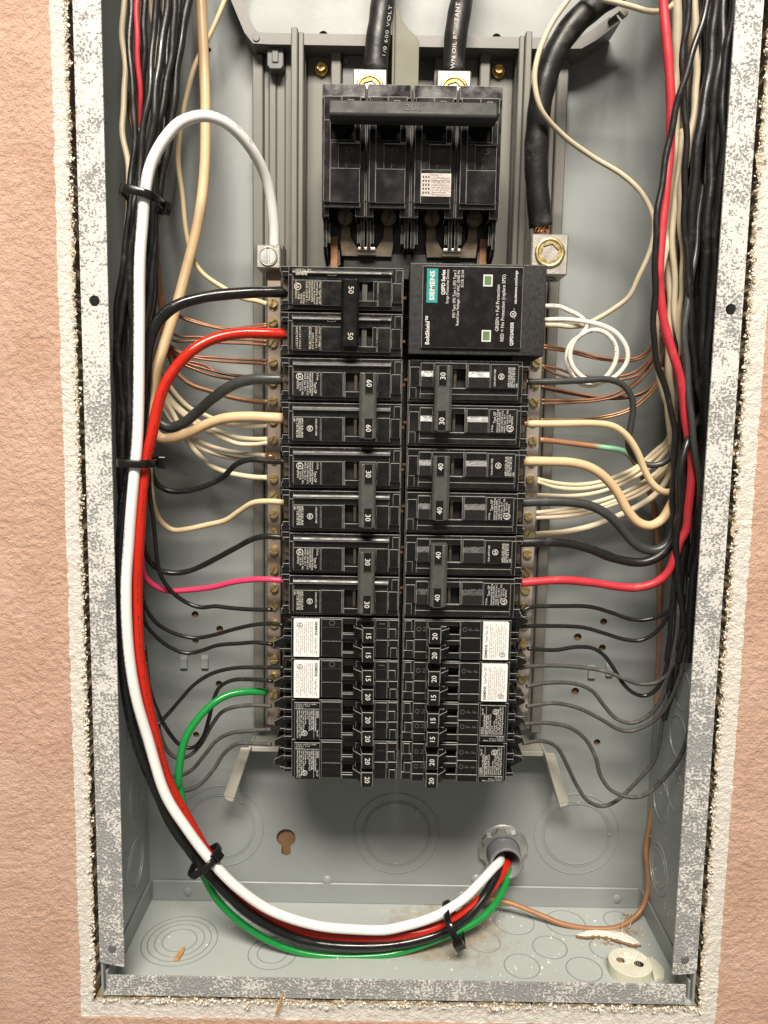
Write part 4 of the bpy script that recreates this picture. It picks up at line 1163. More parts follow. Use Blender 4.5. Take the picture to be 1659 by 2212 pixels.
# ================================================================== WIRES
WIRES = [
    ('large_conductor', 'thick glossy white conductor arching from small left lug down to the conduit', 'white_new', 6.2, '', 'new feeder conductors',
     [(-69.5,52.0,104.3), (-69.3,48.0,118.0), (-72.4,38.0,140.6), (-80.8,24.0,154.8), (-92.1,13.0,162.5), (-102.1,8.0,163.4), (-112.9,5.0,158.7), (-122.0,3.0,147.9), (-129.0,2.0,134.6), (-131.8,0.0,120.5), (-133.6,0.0,105.1), (-135.5,0.0,84.6), (-136.4,0.0,47.5), (-137.3,0.0,17.3), (-138.8,0.0,-13.5), (-140.3,-1.0,-32.9), (-143.9,-1.0,-67.6), (-146.5,-1.0,-94.9), (-146.3,0.0,-131.9), (-143.3,2.0,-161.7), (-138.3,5.0,-187.4), (-128.1,8.0,-225.8), (-116.0,10.0,-248.8), (-102.7,13.0,-270.1), (-87.9,16.0,-289.0), (-66.8,21.0,-307.9), (-40.2,26.0,-320.5), (-15.4,29.0,-325.2), (4.6,31.0,-326.8), (16.1,31.0,-324.1), (37.9,36.0,-319.9), (56.3,47.0,-316.0), (69.6,60.0,-311.4), (80.2,72.0,-308.1), (86.1,80.0,-307.8), (91.2,110.0,-318.8)]),
    ('large_conductor', 'thick red conductor from the upper left breaker curving down beside the white one', 'red_new', 6.2, 'strand', 'new feeder conductors',
     [(-59.4,26.0,49.8), (-68.0,23.0,49.8), (-83.4,19.0,48.9), (-98.3,14.0,45.0), (-109.2,10.0,38.4), (-118.2,8.0,28.8), (-124.9,6.0,17.4), (-128.7,5.0,5.3), (-131.6,4.0,-9.5), (-135.2,4.0,-24.5), (-136.7,3.0,-37.0), (-139.6,3.0,-68.1), (-142.0,4.0,-95.9), (-141.7,5.0,-133.3), (-139.0,8.0,-163.8), (-135.1,12.0,-192.0), (-129.5,16.0,-219.4), (-118.6,20.0,-246.4), (-106.5,24.0,-273.6), (-90.2,28.0,-299.4), (-68.6,33.0,-320.5), (-41.1,37.0,-334.4), (4.7,38.0,-337.0), (16.5,38.0,-335.3), (38.6,42.0,-331.9), (57.2,52.0,-328.9), (73.2,62.0,-322.4), (85.4,74.0,-315.8), (90.9,82.0,-312.3), (95.9,110.0,-320.5)]),
    ('large_conductor', 'thick glossy black conductor from the topmost left breaker terminal, looping down to the conduit', 'black_new', 6.4, 'strand', 'new feeder conductors',
     [(-59.2,26.0,73.6), (-68.0,23.0,73.1), (-83.3,19.0,71.5), (-105.9,14.0,67.9), (-119.3,11.0,62.7), (-128.1,10.0,54.5), (-132.6,10.0,45.3), (-135.8,11.0,29.5), (-137.8,12.0,10.0), (-142.1,14.0,-13.9), (-149.1,14.0,-38.1), (-153.3,13.0,-69.9), (-154.9,12.0,-93.7), (-154.5,12.0,-127.2), (-153.0,12.0,-152.6), (-150.2,13.0,-178.8), (-146.4,14.0,-198.2), (-138.6,16.0,-221.3), (-128.9,18.0,-247.4), (-117.6,20.0,-267.8), (-107.9,22.0,-283.4), (-95.6,24.0,-298.9), (-77.8,28.0,-317.9), (-53.3,32.0,-334.0), (-28.1,34.0,-340.2), (4.8,36.0,-341.3), (23.9,37.0,-338.6), (46.0,42.0,-333.8), (61.7,52.0,-329.6), (74.8,63.0,-320.5), (83.0,74.0,-313.4), (86.5,82.0,-311.6), (91.7,110.0,-319.7)]),
    ('large_conductor', 'bright green ground conductor from the left terminal bar looping under the bundle', 'green_new', 4.7, '', 'new feeder conductors',
     [(-73.9,50.0,-175.4), (-85.1,47.0,-174.4), (-97.7,43.0,-175.2), (-107.6,39.0,-180.3), (-116.4,35.0,-189.8), (-122.5,31.0,-200.9), (-125.7,29.0,-216.4), (-127.0,29.0,-230.2), (-127.0,30.0,-229.3), (-123.3,30.0,-246.0), (-119.7,31.0,-262.2), (-116.2,31.0,-277.9), (-111.4,31.0,-291.8), (-103.0,32.0,-308.3), (-90.3,34.0,-324.3), (-71.6,36.0,-338.6), (-47.4,37.0,-348.0), (-21.9,38.0,-351.3), (4.9,38.0,-349.4), (16.8,39.0,-347.1), (43.3,43.0,-340.0), (66.3,52.0,-334.7), (81.0,62.0,-327.9), (89.4,73.0,-321.8), (93.0,82.0,-316.5), (96.8,110.0,-321.4)]),
    ('branch_wire', 'thick dark grey wire into the upper 60 terminal on the left', 'grey_wire', 6.4, 'strand', 'left branch wires',
     [(-60.7,28.0,23.9), (-68.7,28.0,23.8), (-77.9,29.0,23.6), (-90.0,32.0,20.8), (-103.8,38.0,13.3), (-115.5,44.0,4.1), (-125.8,47.0,-3.7), (-133.8,48.0,-6.0), (-140.2,48.0,-2.7), (-142.9,46.0,4.0), (-143.6,42.0,19.1), (-142.7,38.0,43.6)]),
    ('branch_wire', 'thick cream cable dropping from the top left and turning into the lower 60 terminal', 'cream_thick', 6.4, 'strand', 'left branch wires',
     [(-60.7,28.0,0.9), (-68.8,28.0,1.1), (-81.3,29.0,1.4), (-95.8,31.0,0.5), (-107.5,35.0,-3.1), (-118.6,39.0,-8.6), (-130.5,42.0,-12.7), (-137.8,42.0,-12.4), (-141.6,40.0,-7.4), (-142.0,37.0,2.3), (-140.9,37.0,15.6), (-138.4,38.0,28.1), (-134.7,42.0,44.1), (-128.1,47.0,68.0), (-122.8,52.0,92.0), (-116.5,55.0,120.1), (-112.9,58.0,152.5), (-112.2,60.0,185.3), (-113.7,62.0,218.0), (-115.5,64.0,250.3), (-116.4,66.0,263.8), (-117.7,67.8,293.4), (-118.5,67.8,366.7), (-118.6,67.8,440.2)]),
    ('branch_wire', 'slim black wire into the upper terminal of the upper left 30 breaker', 'black_wire', 3.5, 'strand', 'left branch wires',
     [(-58.8,28.0,-24.8), (-69.1,30.0,-24.7), (-82.1,33.0,-24.4), (-90.9,37.0,-27.9), (-100.2,43.0,-36.0), (-110.7,47.0,-41.2), (-124.2,49.0,-45.3), (-134.7,49.0,-45.5), (-141.5,47.0,-41.7), (-144.2,44.0,-34.4), (-144.6,40.0,-23.1), (-143.8,36.0,2.2)]),
    ('branch_wire', 'slim cream wire sagging into the lower terminal of the upper left 30 breaker', 'cream_wire', 3.5, 'strand', 'left branch wires',
     [(-60.3,30.0,-49.4), (-69.2,31.0,-49.1), (-79.8,34.0,-50.4), (-89.5,40.0,-56.4), (-99.1,45.0,-63.1), (-111.4,49.0,-66.8), (-125.1,51.0,-70.0), (-133.9,51.0,-70.4), (-140.1,49.0,-65.4), (-143.4,46.0,-56.3), (-144.3,42.0,-40.3), (-144.0,38.0,-23.0)]),
    ('branch_wire', 'slim black wire into the upper terminal of the lower left 30 breaker', 'black_wire', 3.5, 'solid', 'left branch wires',
     [(-61.1,30.0,-70.7), (-70.9,31.0,-70.4), (-80.1,35.0,-72.8), (-92.4,41.0,-80.1), (-106.7,47.0,-88.4), (-122.8,51.0,-96.2), (-132.5,51.0,-98.2), (-140.8,49.0,-96.6), (-146.1,45.0,-90.5), (-148.7,40.0,-80.0), (-148.4,36.0,-63.8), (-144.2,32.0,-39.5)]),
    ('branch_wire', 'slim hot pink wire into the lower terminal of the lower left 30 breaker', 'pink_wire', 3.5, 'solid', 'left branch wires',
     [(-60.6,30.0,-97.4), (-73.5,31.0,-97.1), (-91.7,37.0,-100.4), (-106.0,43.0,-104.9), (-124.6,47.0,-108.2), (-136.9,47.0,-109.1), (-144.0,43.0,-104.8), (-148.3,39.0,-97.8), (-148.6,34.0,-85.1), (-147.4,30.0,-67.3)]),
    ('branch_wire', 'thin black wire crossing the pink wire into the first left tandem breaker', 'black_gloss', 2.7, '', 'thin left branch wires',
     [(-68.7,36.0,-117.3), (-79.2,39.0,-118.1), (-97.8,45.0,-118.7), (-106.1,47.0,-118.5), (-116.3,49.0,-120.0), (-125.2,49.0,-117.0), (-133.0,44.0,-108.8), (-138.3,38.0,-96.1), (-139.7,35.0,-80.8), (-140.2,32.0,-63.2), (-141.2,30.0,-47.7), (-141.4,28.0,-22.5)]),
    ('branch_wire', 'thin black wire into the upper terminal of the first white-label left tandem', 'black_gloss', 2.6, '', 'thin left branch wires',
     [(-60.7,34.0,-126.6), (-68.3,36.0,-126.3), (-77.4,39.0,-127.6), (-93.4,45.0,-132.6), (-107.6,49.0,-137.6), (-121.5,51.0,-140.5), (-132.6,49.0,-137.3), (-141.6,45.0,-130.9), (-147.2,40.0,-121.0), (-149.2,36.0,-110.8), (-148.7,33.0,-89.2)]),
    ('branch_wire', 'thin black wire into the lower terminal of the first white-label left tandem', 'black_gloss', 2.6, '', 'thin left branch wires',
     [(-68.6,38.0,-140.1), (-79.6,41.0,-139.8), (-90.8,45.0,-142.0), (-105.9,49.0,-144.8), (-117.1,51.0,-149.1), (-126.1,51.0,-150.7), (-135.4,49.0,-146.6), (-143.7,45.0,-138.2), (-149.0,40.0,-127.9), (-149.9,36.0,-116.1), (-149.2,33.0,-97.9)]),
    ('branch_wire', 'thin black wire rising into the upper terminal of the second white-label left tandem', 'black_wire', 2.6, '', 'thin left branch wires',
     [(-60.6,34.0,-153.6), (-74.7,38.0,-155.1), (-93.2,43.0,-157.7), (-109.2,47.0,-162.9), (-121.4,49.0,-171.3), (-130.5,49.0,-181.7), (-138.2,47.0,-191.1), (-144.9,42.0,-197.1), (-147.0,36.0,-191.5), (-147.7,32.0,-177.2), (-148.1,30.0,-140.9)]),
    ('branch_wire', 'thin black wire in a tight S bend into the second white-label left tandem', 'black_wire', 2.6, '', 'thin left branch wires',
     [(-68.6,38.0,-164.0), (-81.6,42.0,-164.3), (-95.6,46.0,-166.6), (-104.1,48.0,-172.1), (-108.5,49.0,-182.0), (-111.6,49.0,-194.2), (-116.2,49.0,-207.0), (-122.8,49.0,-213.5), (-130.1,49.0,-212.1), (-136.6,47.0,-203.3), (-142.7,44.0,-189.1), (-147.0,40.0,-171.1), (-148.1,36.0,-142.7)]),
    ('branch_wire', 'thin dusty wire into the upper terminal of the first black-label left tandem', 'grey_dusty', 2.6, '', 'thin left branch wires',
     [(-69.6,40.0,-181.2), (-81.6,42.0,-181.3), (-94.4,46.0,-184.4), (-103.1,49.0,-189.4), (-110.4,51.0,-199.7), (-117.2,52.0,-211.7), (-124.6,52.0,-219.6), (-133.3,52.0,-222.2), (-139.3,50.0,-216.1), (-142.8,47.0,-203.4), (-143.6,44.0,-191.0), (-146.5,41.0,-178.8), (-147.7,37.0,-152.0)]),
    ('branch_wire', 'thin dusty wire into the lower terminal of the first black-label left tandem', 'grey_dusty', 2.6, '', 'thin left branch wires',
     [(-69.8,40.0,-196.4), (-81.8,43.0,-198.8), (-96.9,47.0,-202.3), (-106.7,50.0,-208.9), (-115.4,52.0,-220.2), (-124.7,52.0,-230.9), (-133.8,50.0,-234.0), (-139.5,46.0,-231.0), (-142.3,38.0,-218.1), (-143.1,30.0,-199.0)]),
    ('branch_wire', 'lowest thin dusty wire into the last left tandem, in front of the green conductor', 'grey_dusty', 2.6, '', 'thin left branch wires',
     [(-69.8,40.0,-206.6), (-80.1,43.0,-207.6), (-92.9,47.0,-209.6), (-101.5,49.0,-216.7), (-109.4,49.0,-229.2), (-119.2,48.0,-239.6), (-127.9,46.0,-242.1), (-133.8,43.0,-239.6), (-137.7,38.0,-231.1), (-139.7,32.0,-217.1)]),
    ('neutral_wire', 'long thin cream wire wandering from the top left to the uppermost bar screw', 'cream_wire', 3.0, '', 'neutral wires on left bar',
     [(-73.9,54.0,70.7), (-81.8,58.0,73.3), (-90.8,60.0,75.1), (-103.1,61.0,81.4), (-114.5,60.0,89.0), (-120.8,60.0,98.0), (-125.2,60.0,114.6), (-127.2,60.0,136.5), (-129.5,60.0,158.2), (-128.4,60.0,172.2), (-124.1,62.0,194.5), (-118.7,65.0,216.0), (-109.3,68.0,236.6), (-102.2,70.0,253.6), (-99.7,72.0,265.2), (-95.4,74.0,294.1), (-92.9,74.0,367.1), (-92.5,74.0,440.2)]),
    ('ground_wire', 'bare copper wire, upper one at the second left bar screw', 'copper', 1.7, '', 'bare copper grounds on the left',
     [(-74.2,56.0,59.0), (-81.9,58.0,58.2), (-95.5,61.0,56.6), (-109.0,63.0,58.0), (-122.1,63.0,61.2), (-130.5,62.0,63.9), (-137.7,60.0,68.9), (-141.2,58.0,83.6), (-142.1,56.0,97.4)]),
    ('ground_wire', 'bare copper wire, lower one at the second left bar screw', 'copper', 1.7, '', 'bare copper grounds on the left',
     [(-74.2,56.0,57.7), (-86.4,59.0,56.8), (-100.0,62.0,55.9), (-117.7,63.0,58.8), (-130.5,62.0,63.0), (-137.3,60.0,67.6), (-140.4,58.0,79.5), (-141.3,56.0,95.8)]),
    ('ground_wire', 'bare copper wire behind the red conductor, upper one at the third left screw', 'copper', 1.7, '', 'bare copper grounds on the left',
     [(-74.2,56.0,48.6), (-86.4,59.0,49.3), (-104.4,62.0,50.0), (-117.8,63.0,51.2), (-133.3,62.0,52.1), (-138.7,60.0,58.6), (-140.1,58.0,75.3)]),
    ('ground_wire', 'bare copper wire behind the red conductor, lower one at the third left screw', 'copper', 1.7, '', 'bare copper grounds on the left',
     [(-74.2,56.0,46.2), (-86.4,59.0,46.9), (-104.5,62.0,47.5), (-122.2,63.0,48.6), (-135.1,62.0,48.8), (-139.7,60.0,56.1), (-141.0,58.0,71.0)]),
    ('ground_wire', 'bare copper wire, upper one at the fourth left bar screw', 'copper', 1.7, '', 'bare copper grounds on the left',
     [(-74.2,56.0,36.7), (-91.0,60.0,37.4), (-109.1,63.0,38.4), (-125.0,63.0,39.5), (-133.4,62.0,43.5), (-138.9,60.0,49.3), (-140.8,58.0,58.4)]),
    ('ground_wire', 'bare copper wire, lower one at the fourth left bar screw', 'copper', 1.7, '', 'bare copper grounds on the left',
     [(-74.2,56.0,34.4), (-91.0,60.0,35.3), (-109.2,63.0,36.7), (-124.1,63.0,38.6), (-133.4,62.0,42.2), (-139.8,60.0,48.0), (-141.6,58.0,58.3)]),
    ('ground_wire', 'dark bare copper wire kinked above the dark grey 60 wire', 'copper_dark', 1.7, '', 'bare copper grounds on the left',
     [(-74.4,57.0,26.3), (-91.1,60.0,27.2), (-103.1,63.0,28.4), (-109.2,63.0,30.2), (-114.5,63.0,33.6), (-121.5,63.0,35.2), (-129.1,62.0,36.7), (-134.6,60.0,42.5), (-139.2,58.0,49.0)]),
    ('ground_wire', 'dark bare copper wire running just under the kinked one on the left', 'copper_dark', 1.7, '', 'bare copper grounds on the left',
     [(-74.4,57.0,25.2), (-91.1,60.0,26.3), (-104.6,62.0,28.6), (-118.0,63.0,32.2), (-129.1,62.0,36.2), (-134.7,60.0,41.2), (-140.1,58.0,49.0)]),
    ('ground_wire', 'lowest dark bare copper wire of the left fan', 'copper_dark', 1.7, '', 'bare copper grounds on the left',
     [(-74.4,57.0,24.4), (-95.5,60.0,24.9), (-109.0,62.0,26.8), (-121.6,63.0,30.8), (-130.0,62.0,34.5), (-135.6,60.0,40.3), (-140.1,58.0,47.3)]),
    ('ground_wire', 'thick bare brown copper wire to the fifth left bar screw', 'copper_brown', 3.2, '', 'bare copper grounds on the left',
     [(-73.5,54.0,11.2), (-81.8,57.0,11.3), (-95.5,60.0,13.3), (-110.9,62.0,17.2), (-122.3,62.0,20.5), (-129.9,61.0,25.6), (-133.8,60.0,31.7), (-136.7,58.0,41.4)]),
    ('neutral_wire', 'off-white wire emerging under the cream 60 cable, uppermost of the left fan', 'white_old', 2.9, '', 'neutral wires on left bar',
     [(-73.5,54.0,-3.7), (-83.6,57.0,-4.4), (-92.8,59.0,-4.2), (-104.6,61.0,-2.1), (-113.7,62.0,1.7), (-124.2,62.0,6.3), (-132.4,60.0,14.4), (-137.5,58.0,22.5), (-140.0,54.0,33.3)]),
    ('neutral_wire', 'off-white wire to the left bar, second of the left fan', 'white_old', 2.9, '', 'neutral wires on left bar',
     [(-73.5,54.0,-12.0), (-81.9,57.0,-12.4), (-93.0,60.0,-11.6), (-102.3,62.0,-9.1), (-113.1,63.0,-5.4), (-122.6,62.0,-0.2), (-132.5,60.0,7.5), (-139.0,57.0,16.8), (-141.6,53.0,28.1)]),
    ('neutral_wire', 'off-white wire to the left bar, third of the left fan', 'white_old', 2.9, '', 'neutral wires on left bar',
     [(-73.2,52.0,-14.4), (-81.6,55.0,-15.7), (-92.7,58.0,-15.5), (-101.9,60.0,-12.6), (-111.8,61.0,-8.4), (-122.3,61.0,-2.9), (-132.0,58.0,5.7), (-139.3,55.0,15.4), (-141.9,51.0,26.3)]),
    ('neutral_wire', 'dingy wire to the left bar with its bare end crossing the bar', 'white_dingy', 2.9, 'solid', 'neutral wires on left bar',
     [(-74.0,46.0,-22.0), (-85.4,52.0,-21.7), (-99.5,57.0,-20.2), (-112.5,60.0,-16.8), (-123.3,61.0,-11.7), (-131.0,60.0,-5.2), (-137.0,57.0,4.3), (-141.5,52.0,16.2)]),
    ('neutral_wire', 'dingy grey-beige wire vanishing behind the slim black wire on the left', 'white_dingy', 2.9, '', 'neutral wires on left bar',
     [(-73.5,54.0,-24.7), (-90.9,58.0,-25.2), (-104.8,61.0,-23.3), (-116.6,62.0,-19.6), (-125.4,62.0,-14.4), (-132.7,60.0,-6.1), (-138.8,57.0,3.4), (-142.4,52.0,16.1)]),
    ('neutral_wire', 'thicker off-white wire, lowest of the left fan into the terminal bar', 'white_old', 3.4, '', 'neutral wires on left bar',
     [(-73.4,50.0,-36.2), (-81.3,53.0,-36.4), (-91.5,56.0,-35.6), (-101.6,58.0,-33.6), (-112.2,60.0,-28.9), (-121.0,60.0,-20.4), (-127.7,59.0,-10.8), (-134.0,57.0,2.2), (-139.5,54.0,13.7), (-142.4,50.0,26.2)]),
    ('bundle_wire', 'cream wire at the far left of the left bundle, nicked near the upper tie', 'cream_old', 3.4, '', 'left vertical bundle',
     [(-151.0,40.5,440.2), (-151.1,40.5,359.7), (-151.7,40.5,279.3), (-152.6,40.0,249.4), (-153.4,39.4,233.8), (-154.0,38.3,216.2), (-154.1,36.2,196.3), (-153.2,33.2,175.1), (-151.5,29.7,153.9), (-150.0,27.1,133.8), (-149.8,27.0,115.4), (-151.0,29.9,98.3), (-152.9,34.2,80.7), (-155.0,37.8,59.9), (-156.9,40.0,35.3)]),
    ('bundle_wire', 'dusty red wire inside the left bundle at the top', 'red_old', 3.0, '', 'left vertical bundle',
     [(-136.9,21.6,440.2), (-137.1,21.6,355.0), (-137.8,21.6,269.9), (-139.2,22.0,240.0), (-140.2,22.6,223.8), (-141.3,23.6,206.8), (-142.1,25.0,190.3), (-142.4,26.3,175.2), (-142.3,26.7,160.1), (-142.0,25.1,143.6), (-141.5,22.0,125.6)]),
    ('bundle_wire', 'black wire left of the red wire in the left bundle', 'black_wire', 3.8, '', 'left vertical bundle',
     [(-144.4,22.0,440.2), (-144.4,22.0,355.0), (-144.5,22.0,269.9), (-144.6,22.0,239.9), (-144.6,22.0,224.3), (-144.5,21.9,206.0), (-144.1,21.4,184.6), (-143.8,20.3,162.5), (-143.9,18.8,141.6), (-145.2,17.5,121.9), (-147.9,17.3,102.3), (-151.4,18.3,82.4), (-154.6,20.0,62.2), (-156.7,21.8,41.5), (-157.5,23.1,20.4), (-156.9,24.0,-1.1), (-156.5,24.7,-23.8), (-157.4,25.6,-48.8), (-159.4,26.7,-77.6), (-161.1,28.2,-111.6), (-162.0,30.0,-150.0)]),
    ('bundle_wire', 'black wire right of the red wire in the left bundle', 'black_wire', 4.0, '', 'left vertical bundle',
     [(-134.3,25.3,440.2), (-134.5,25.3,356.0), (-135.3,25.3,272.0), (-136.8,26.0,242.2), (-137.9,26.9,226.8), (-139.3,27.9,208.7), (-140.9,28.5,187.6), (-142.1,27.5,165.2), (-142.8,24.4,143.5), (-143.6,20.5,123.0), (-145.3,17.9,103.1), (-148.0,17.3,84.1), (-151.0,18.2,65.8), (-153.5,19.8,46.6), (-154.7,20.9,25.0), (-154.4,21.3,1.6), (-154.1,21.6,-22.7), (-155.1,22.5,-48.4), (-157.3,24.3,-77.8), (-159.2,26.9,-113.4), (-160.4,30.0,-154.4)]),
    ('bundle_wire', 'black wire third from the left in the left bundle', 'black_wire', 3.8, '', 'left vertical bundle',
     [(-124.7,20.1,440.2), (-124.9,20.1,354.5), (-126.1,20.1,269.0), (-128.1,20.0,239.1), (-129.7,19.9,223.0), (-131.8,19.5,203.4), (-134.4,18.7,180.6), (-137.0,17.4,157.7), (-139.0,15.8,137.6), (-140.8,14.4,119.5), (-142.7,14.2,101.6), (-144.8,15.3,83.7), (-146.5,17.4,66.1), (-147.5,19.5,47.5), (-148.1,20.6,25.9), (-149.0,20.6,0.9), (-150.6,20.3,-26.4), (-152.9,20.9,-55.3), (-155.9,23.0,-87.2), (-159.1,26.0,-122.5)]),
    ('bundle_wire', 'stout dusty black wire through the middle of the left bundle', 'black_wire', 4.6, '', 'left vertical bundle',
     [(-121.8,24.6,440.2), (-121.9,24.6,355.6), (-122.8,24.6,271.2), (-124.5,24.0,241.3), (-125.9,23.1,222.0), (-128.0,21.8,200.2), (-130.8,20.1,177.2), (-133.9,18.7,156.3), (-136.9,18.2,137.8), (-139.8,19.0,119.8), (-143.2,20.8,100.3), (-147.2,23.3,78.6), (-150.7,25.5,53.7), (-152.8,26.8,25.7), (-153.9,27.3,-3.9), (-155.0,27.5,-34.0), (-156.8,28.0,-64.6)]),
    ('bundle_wire', 'black wire with flattened jacket right of the middle of the left bundle', 'black_wire', 4.2, '', 'left vertical bundle',
     [(-118.8,26.3,440.2), (-118.9,26.3,356.2), (-119.6,26.3,272.4), (-120.9,26.0,242.4), (-121.9,25.6,225.3), (-123.5,25.0,206.3), (-126.0,24.5,186.5), (-129.1,24.2,167.8), (-132.2,24.3,149.5), (-134.6,24.9,130.0), (-136.4,26.2,108.9), (-138.2,28.0,87.2), (-140.0,29.7,64.5), (-141.8,30.8,38.9), (-143.4,30.8,9.4), (-144.9,30.0,-22.6)]),
    ('bundle_wire', 'rightmost stout black wire of the left bundle', 'black_wire', 5.0, '', 'left vertical bundle',
     [(-111.5,34.3,440.2), (-111.8,34.3,358.3), (-113.1,34.3,276.6), (-115.4,34.0,246.8), (-117.3,33.6,229.2), (-119.8,33.0,209.5), (-122.7,32.4,188.4), (-125.9,31.9,168.4), (-128.9,31.1,150.7), (-131.6,30.3,134.8), (-134.3,30.1,118.6), (-137.0,31.2,100.1), (-139.8,33.3,78.4), (-142.3,35.5,53.4), (-144.4,37.1,24.9), (-146.2,38.0,-6.2)]),
    ('bundle_wire', 'black wire half hidden behind the rightmost one of the left bundle', 'black_wire', 4.0, '', 'left vertical bundle',
     [(-120.0,44.3,440.2), (-120.2,44.3,361.0), (-121.0,44.3,281.9), (-122.4,44.0,252.0), (-123.8,43.5,231.6), (-125.8,42.7,207.4), (-128.4,41.3,180.5), (-131.2,39.5,154.2), (-133.7,37.9,130.2), (-136.0,37.4,108.3), (-138.3,38.3,88.2), (-140.7,40.0,68.3), (-143.1,42.0,45.5), (-145.5,44.0,19.1)]),
    ('bundle_wire', 'tan wire showing between black wires of the left bundle', 'cream_old', 3.6, '', 'left vertical bundle',
     [(-142.4,46.0,440.2), (-142.3,46.0,361.4), (-141.6,46.0,282.7), (-140.4,46.0,252.8), (-139.5,46.0,236.0), (-138.6,45.7,218.2), (-138.2,44.8,199.8), (-138.7,42.8,180.7), (-140.1,39.7,160.7), (-141.9,36.0,139.9)]),
    ('bundle_wire', 'tan wire behind the black wires near the top of the left bundle', 'cream_old', 3.4, '', 'left vertical bundle',
     [(-131.3,52.2,440.2), (-131.5,52.2,363.0), (-132.4,52.2,286.0), (-133.9,52.0,256.1), (-135.3,51.7,237.7), (-136.7,50.8,216.6), (-137.9,48.8,193.3), (-139.1,45.7,169.8), (-140.3,42.0,147.0)]),
    ('bundle_wire', 'brown copper wire hidden behind the left bundle', 'copper_brown', 2.6, '', 'left vertical bundle',
     [(-156.2,50.0,191.3), (-152.9,47.0,167.0), (-148.8,45.8,140.6), (-144.6,47.4,113.5), (-141.4,51.2,89.5), (-139.8,55.4,69.8), (-139.6,58.4,53.1), (-140.0,60.0,37.2)]),
    ('bundle_wire', 'black wire deep behind the zip tie in the left bundle', 'black_wire', 4.2, '', 'left vertical bundle',
     [(-151.0,48.7,440.2), (-150.9,48.7,361.8), (-150.5,48.7,283.6), (-149.8,48.0,253.7), (-149.1,46.8,232.9), (-147.8,44.8,208.1), (-145.6,41.6,180.4), (-143.3,37.8,153.1), (-142.1,34.8,128.0), (-142.8,33.6,105.1), (-145.4,34.1,83.4), (-148.8,35.1,60.1), (-152.0,35.5,32.7), (-154.2,35.3,1.5), (-155.8,34.9,-31.8), (-157.1,35.2,-66.6), (-158.4,36.3,-103.8), (-159.4,38.0,-143.5)]),
    ('bundle_wire', 'black wire between the cream and red ones in the left bundle', 'black_wire', 3.8, '', 'left vertical bundle',
     [(-147.1,38.6,440.2), (-147.1,38.6,359.2), (-147.2,38.6,278.4), (-147.2,38.0,248.4), (-147.3,37.1,228.1), (-146.9,35.5,204.0), (-146.1,32.8,177.1), (-145.1,29.3,150.8), (-145.1,25.9,126.5), (-146.8,23.9,102.8), (-149.8,23.9,77.6), (-152.9,25.3,50.5), (-154.8,26.7,22.6), (-155.6,27.3,-5.4), (-156.6,27.6,-33.8), (-158.4,28.5,-63.7), (-160.2,30.1,-96.8), (-161.9,32.0,-132.9)]),
    ('bundle_wire', 'black wire hugging the back of the white conductor on the left', 'black_wire', 4.4, '', 'left vertical bundle',
     [(-141.3,53.6,440.2), (-141.1,53.6,362.8), (-140.4,53.6,285.7), (-139.1,52.0,256.0), (-137.8,49.1,234.2), (-137.0,45.5,208.7), (-136.9,40.9,180.4), (-137.6,35.6,152.6), (-138.6,30.8,127.1), (-139.9,27.7,103.9), (-141.6,26.3,82.1), (-143.8,26.0,59.0), (-146.2,25.8,32.1), (-148.5,25.3,1.6), (-150.8,24.9,-30.2), (-153.3,25.2,-62.1), (-155.4,26.3,-95.1), (-156.7,28.0,-130.5), (-157.2,30.0,-167.7)]),
    ('bundle_wire', 'black wire showing right of the white conductor below the upper tie', 'black_wire', 4.2, '', 'left vertical bundle',
     [(-128.3,53.3,440.2), (-128.4,53.3,363.0), (-128.8,53.3,286.0), (-129.4,52.0,256.2), (-130.0,49.7,234.6), (-130.9,46.8,209.3), (-132.1,42.6,181.2), (-133.2,37.3,153.7), (-134.1,32.2,128.5), (-135.5,28.8,104.1), (-137.9,28.2,78.1), (-141.2,29.6,49.2), (-145.0,31.6,17.8), (-148.9,33.3,-14.8), (-153.0,34.7,-48.0), (-157.3,36.0,-81.2)]),
    ('branch_wire', 'dark wire from the upper right 30 terminal dropping in a U behind the creams', 'grey_wire', 3.9, 'strand', 'right branch wires',
     [(83.3,28.0,24.8), (101.4,29.0,25.2), (118.3,31.0,26.5), (132.0,33.0,27.4), (141.5,35.0,24.4), (148.1,37.0,17.1), (150.0,39.0,8.0), (149.7,41.0,-1.2), (149.2,43.0,-11.4), (154.6,45.0,-19.9), (163.0,45.0,-23.8), (171.2,44.0,-22.9), (176.1,43.0,-18.2), (180.2,43.0,-8.3), (183.0,44.0,7.8), (182.5,44.0,28.8)]),
    ('branch_wire', 'cream wire from the lower right 30 terminal falling in a smooth bend', 'cream_wire', 4.2, 'strand', 'right branch wires',
     [(83.9,28.0,0.1), (102.5,29.0,0.4), (123.6,31.0,1.2), (136.8,33.0,-0.5), (146.0,35.0,-6.4), (153.2,37.0,-15.8), (158.7,39.0,-26.4), (164.9,40.0,-35.3), (172.0,41.0,-39.8), (177.5,42.0,-39.6), (182.6,43.0,-34.0), (185.7,44.0,-21.9), (185.9,45.0,-4.9), (185.3,45.0,12.1)]),
    ('branch_wire', 'thick cream wire from the upper terminal of the upper right 40 breaker', 'cream_thick', 5.8, 'strand', 'right branch wires',
     [(81.8,28.0,-22.2), (95.1,29.0,-22.0), (112.3,31.0,-22.5), (124.6,33.0,-25.9), (136.0,36.0,-33.5), (144.0,38.0,-42.3), (150.1,39.0,-51.8), (157.3,40.0,-59.1), (164.7,40.0,-61.1), (172.1,41.0,-57.4), (177.6,42.0,-48.6), (182.8,43.0,-36.5), (185.7,44.0,-21.9), (185.6,45.0,-0.6), (185.0,45.0,16.3)]),
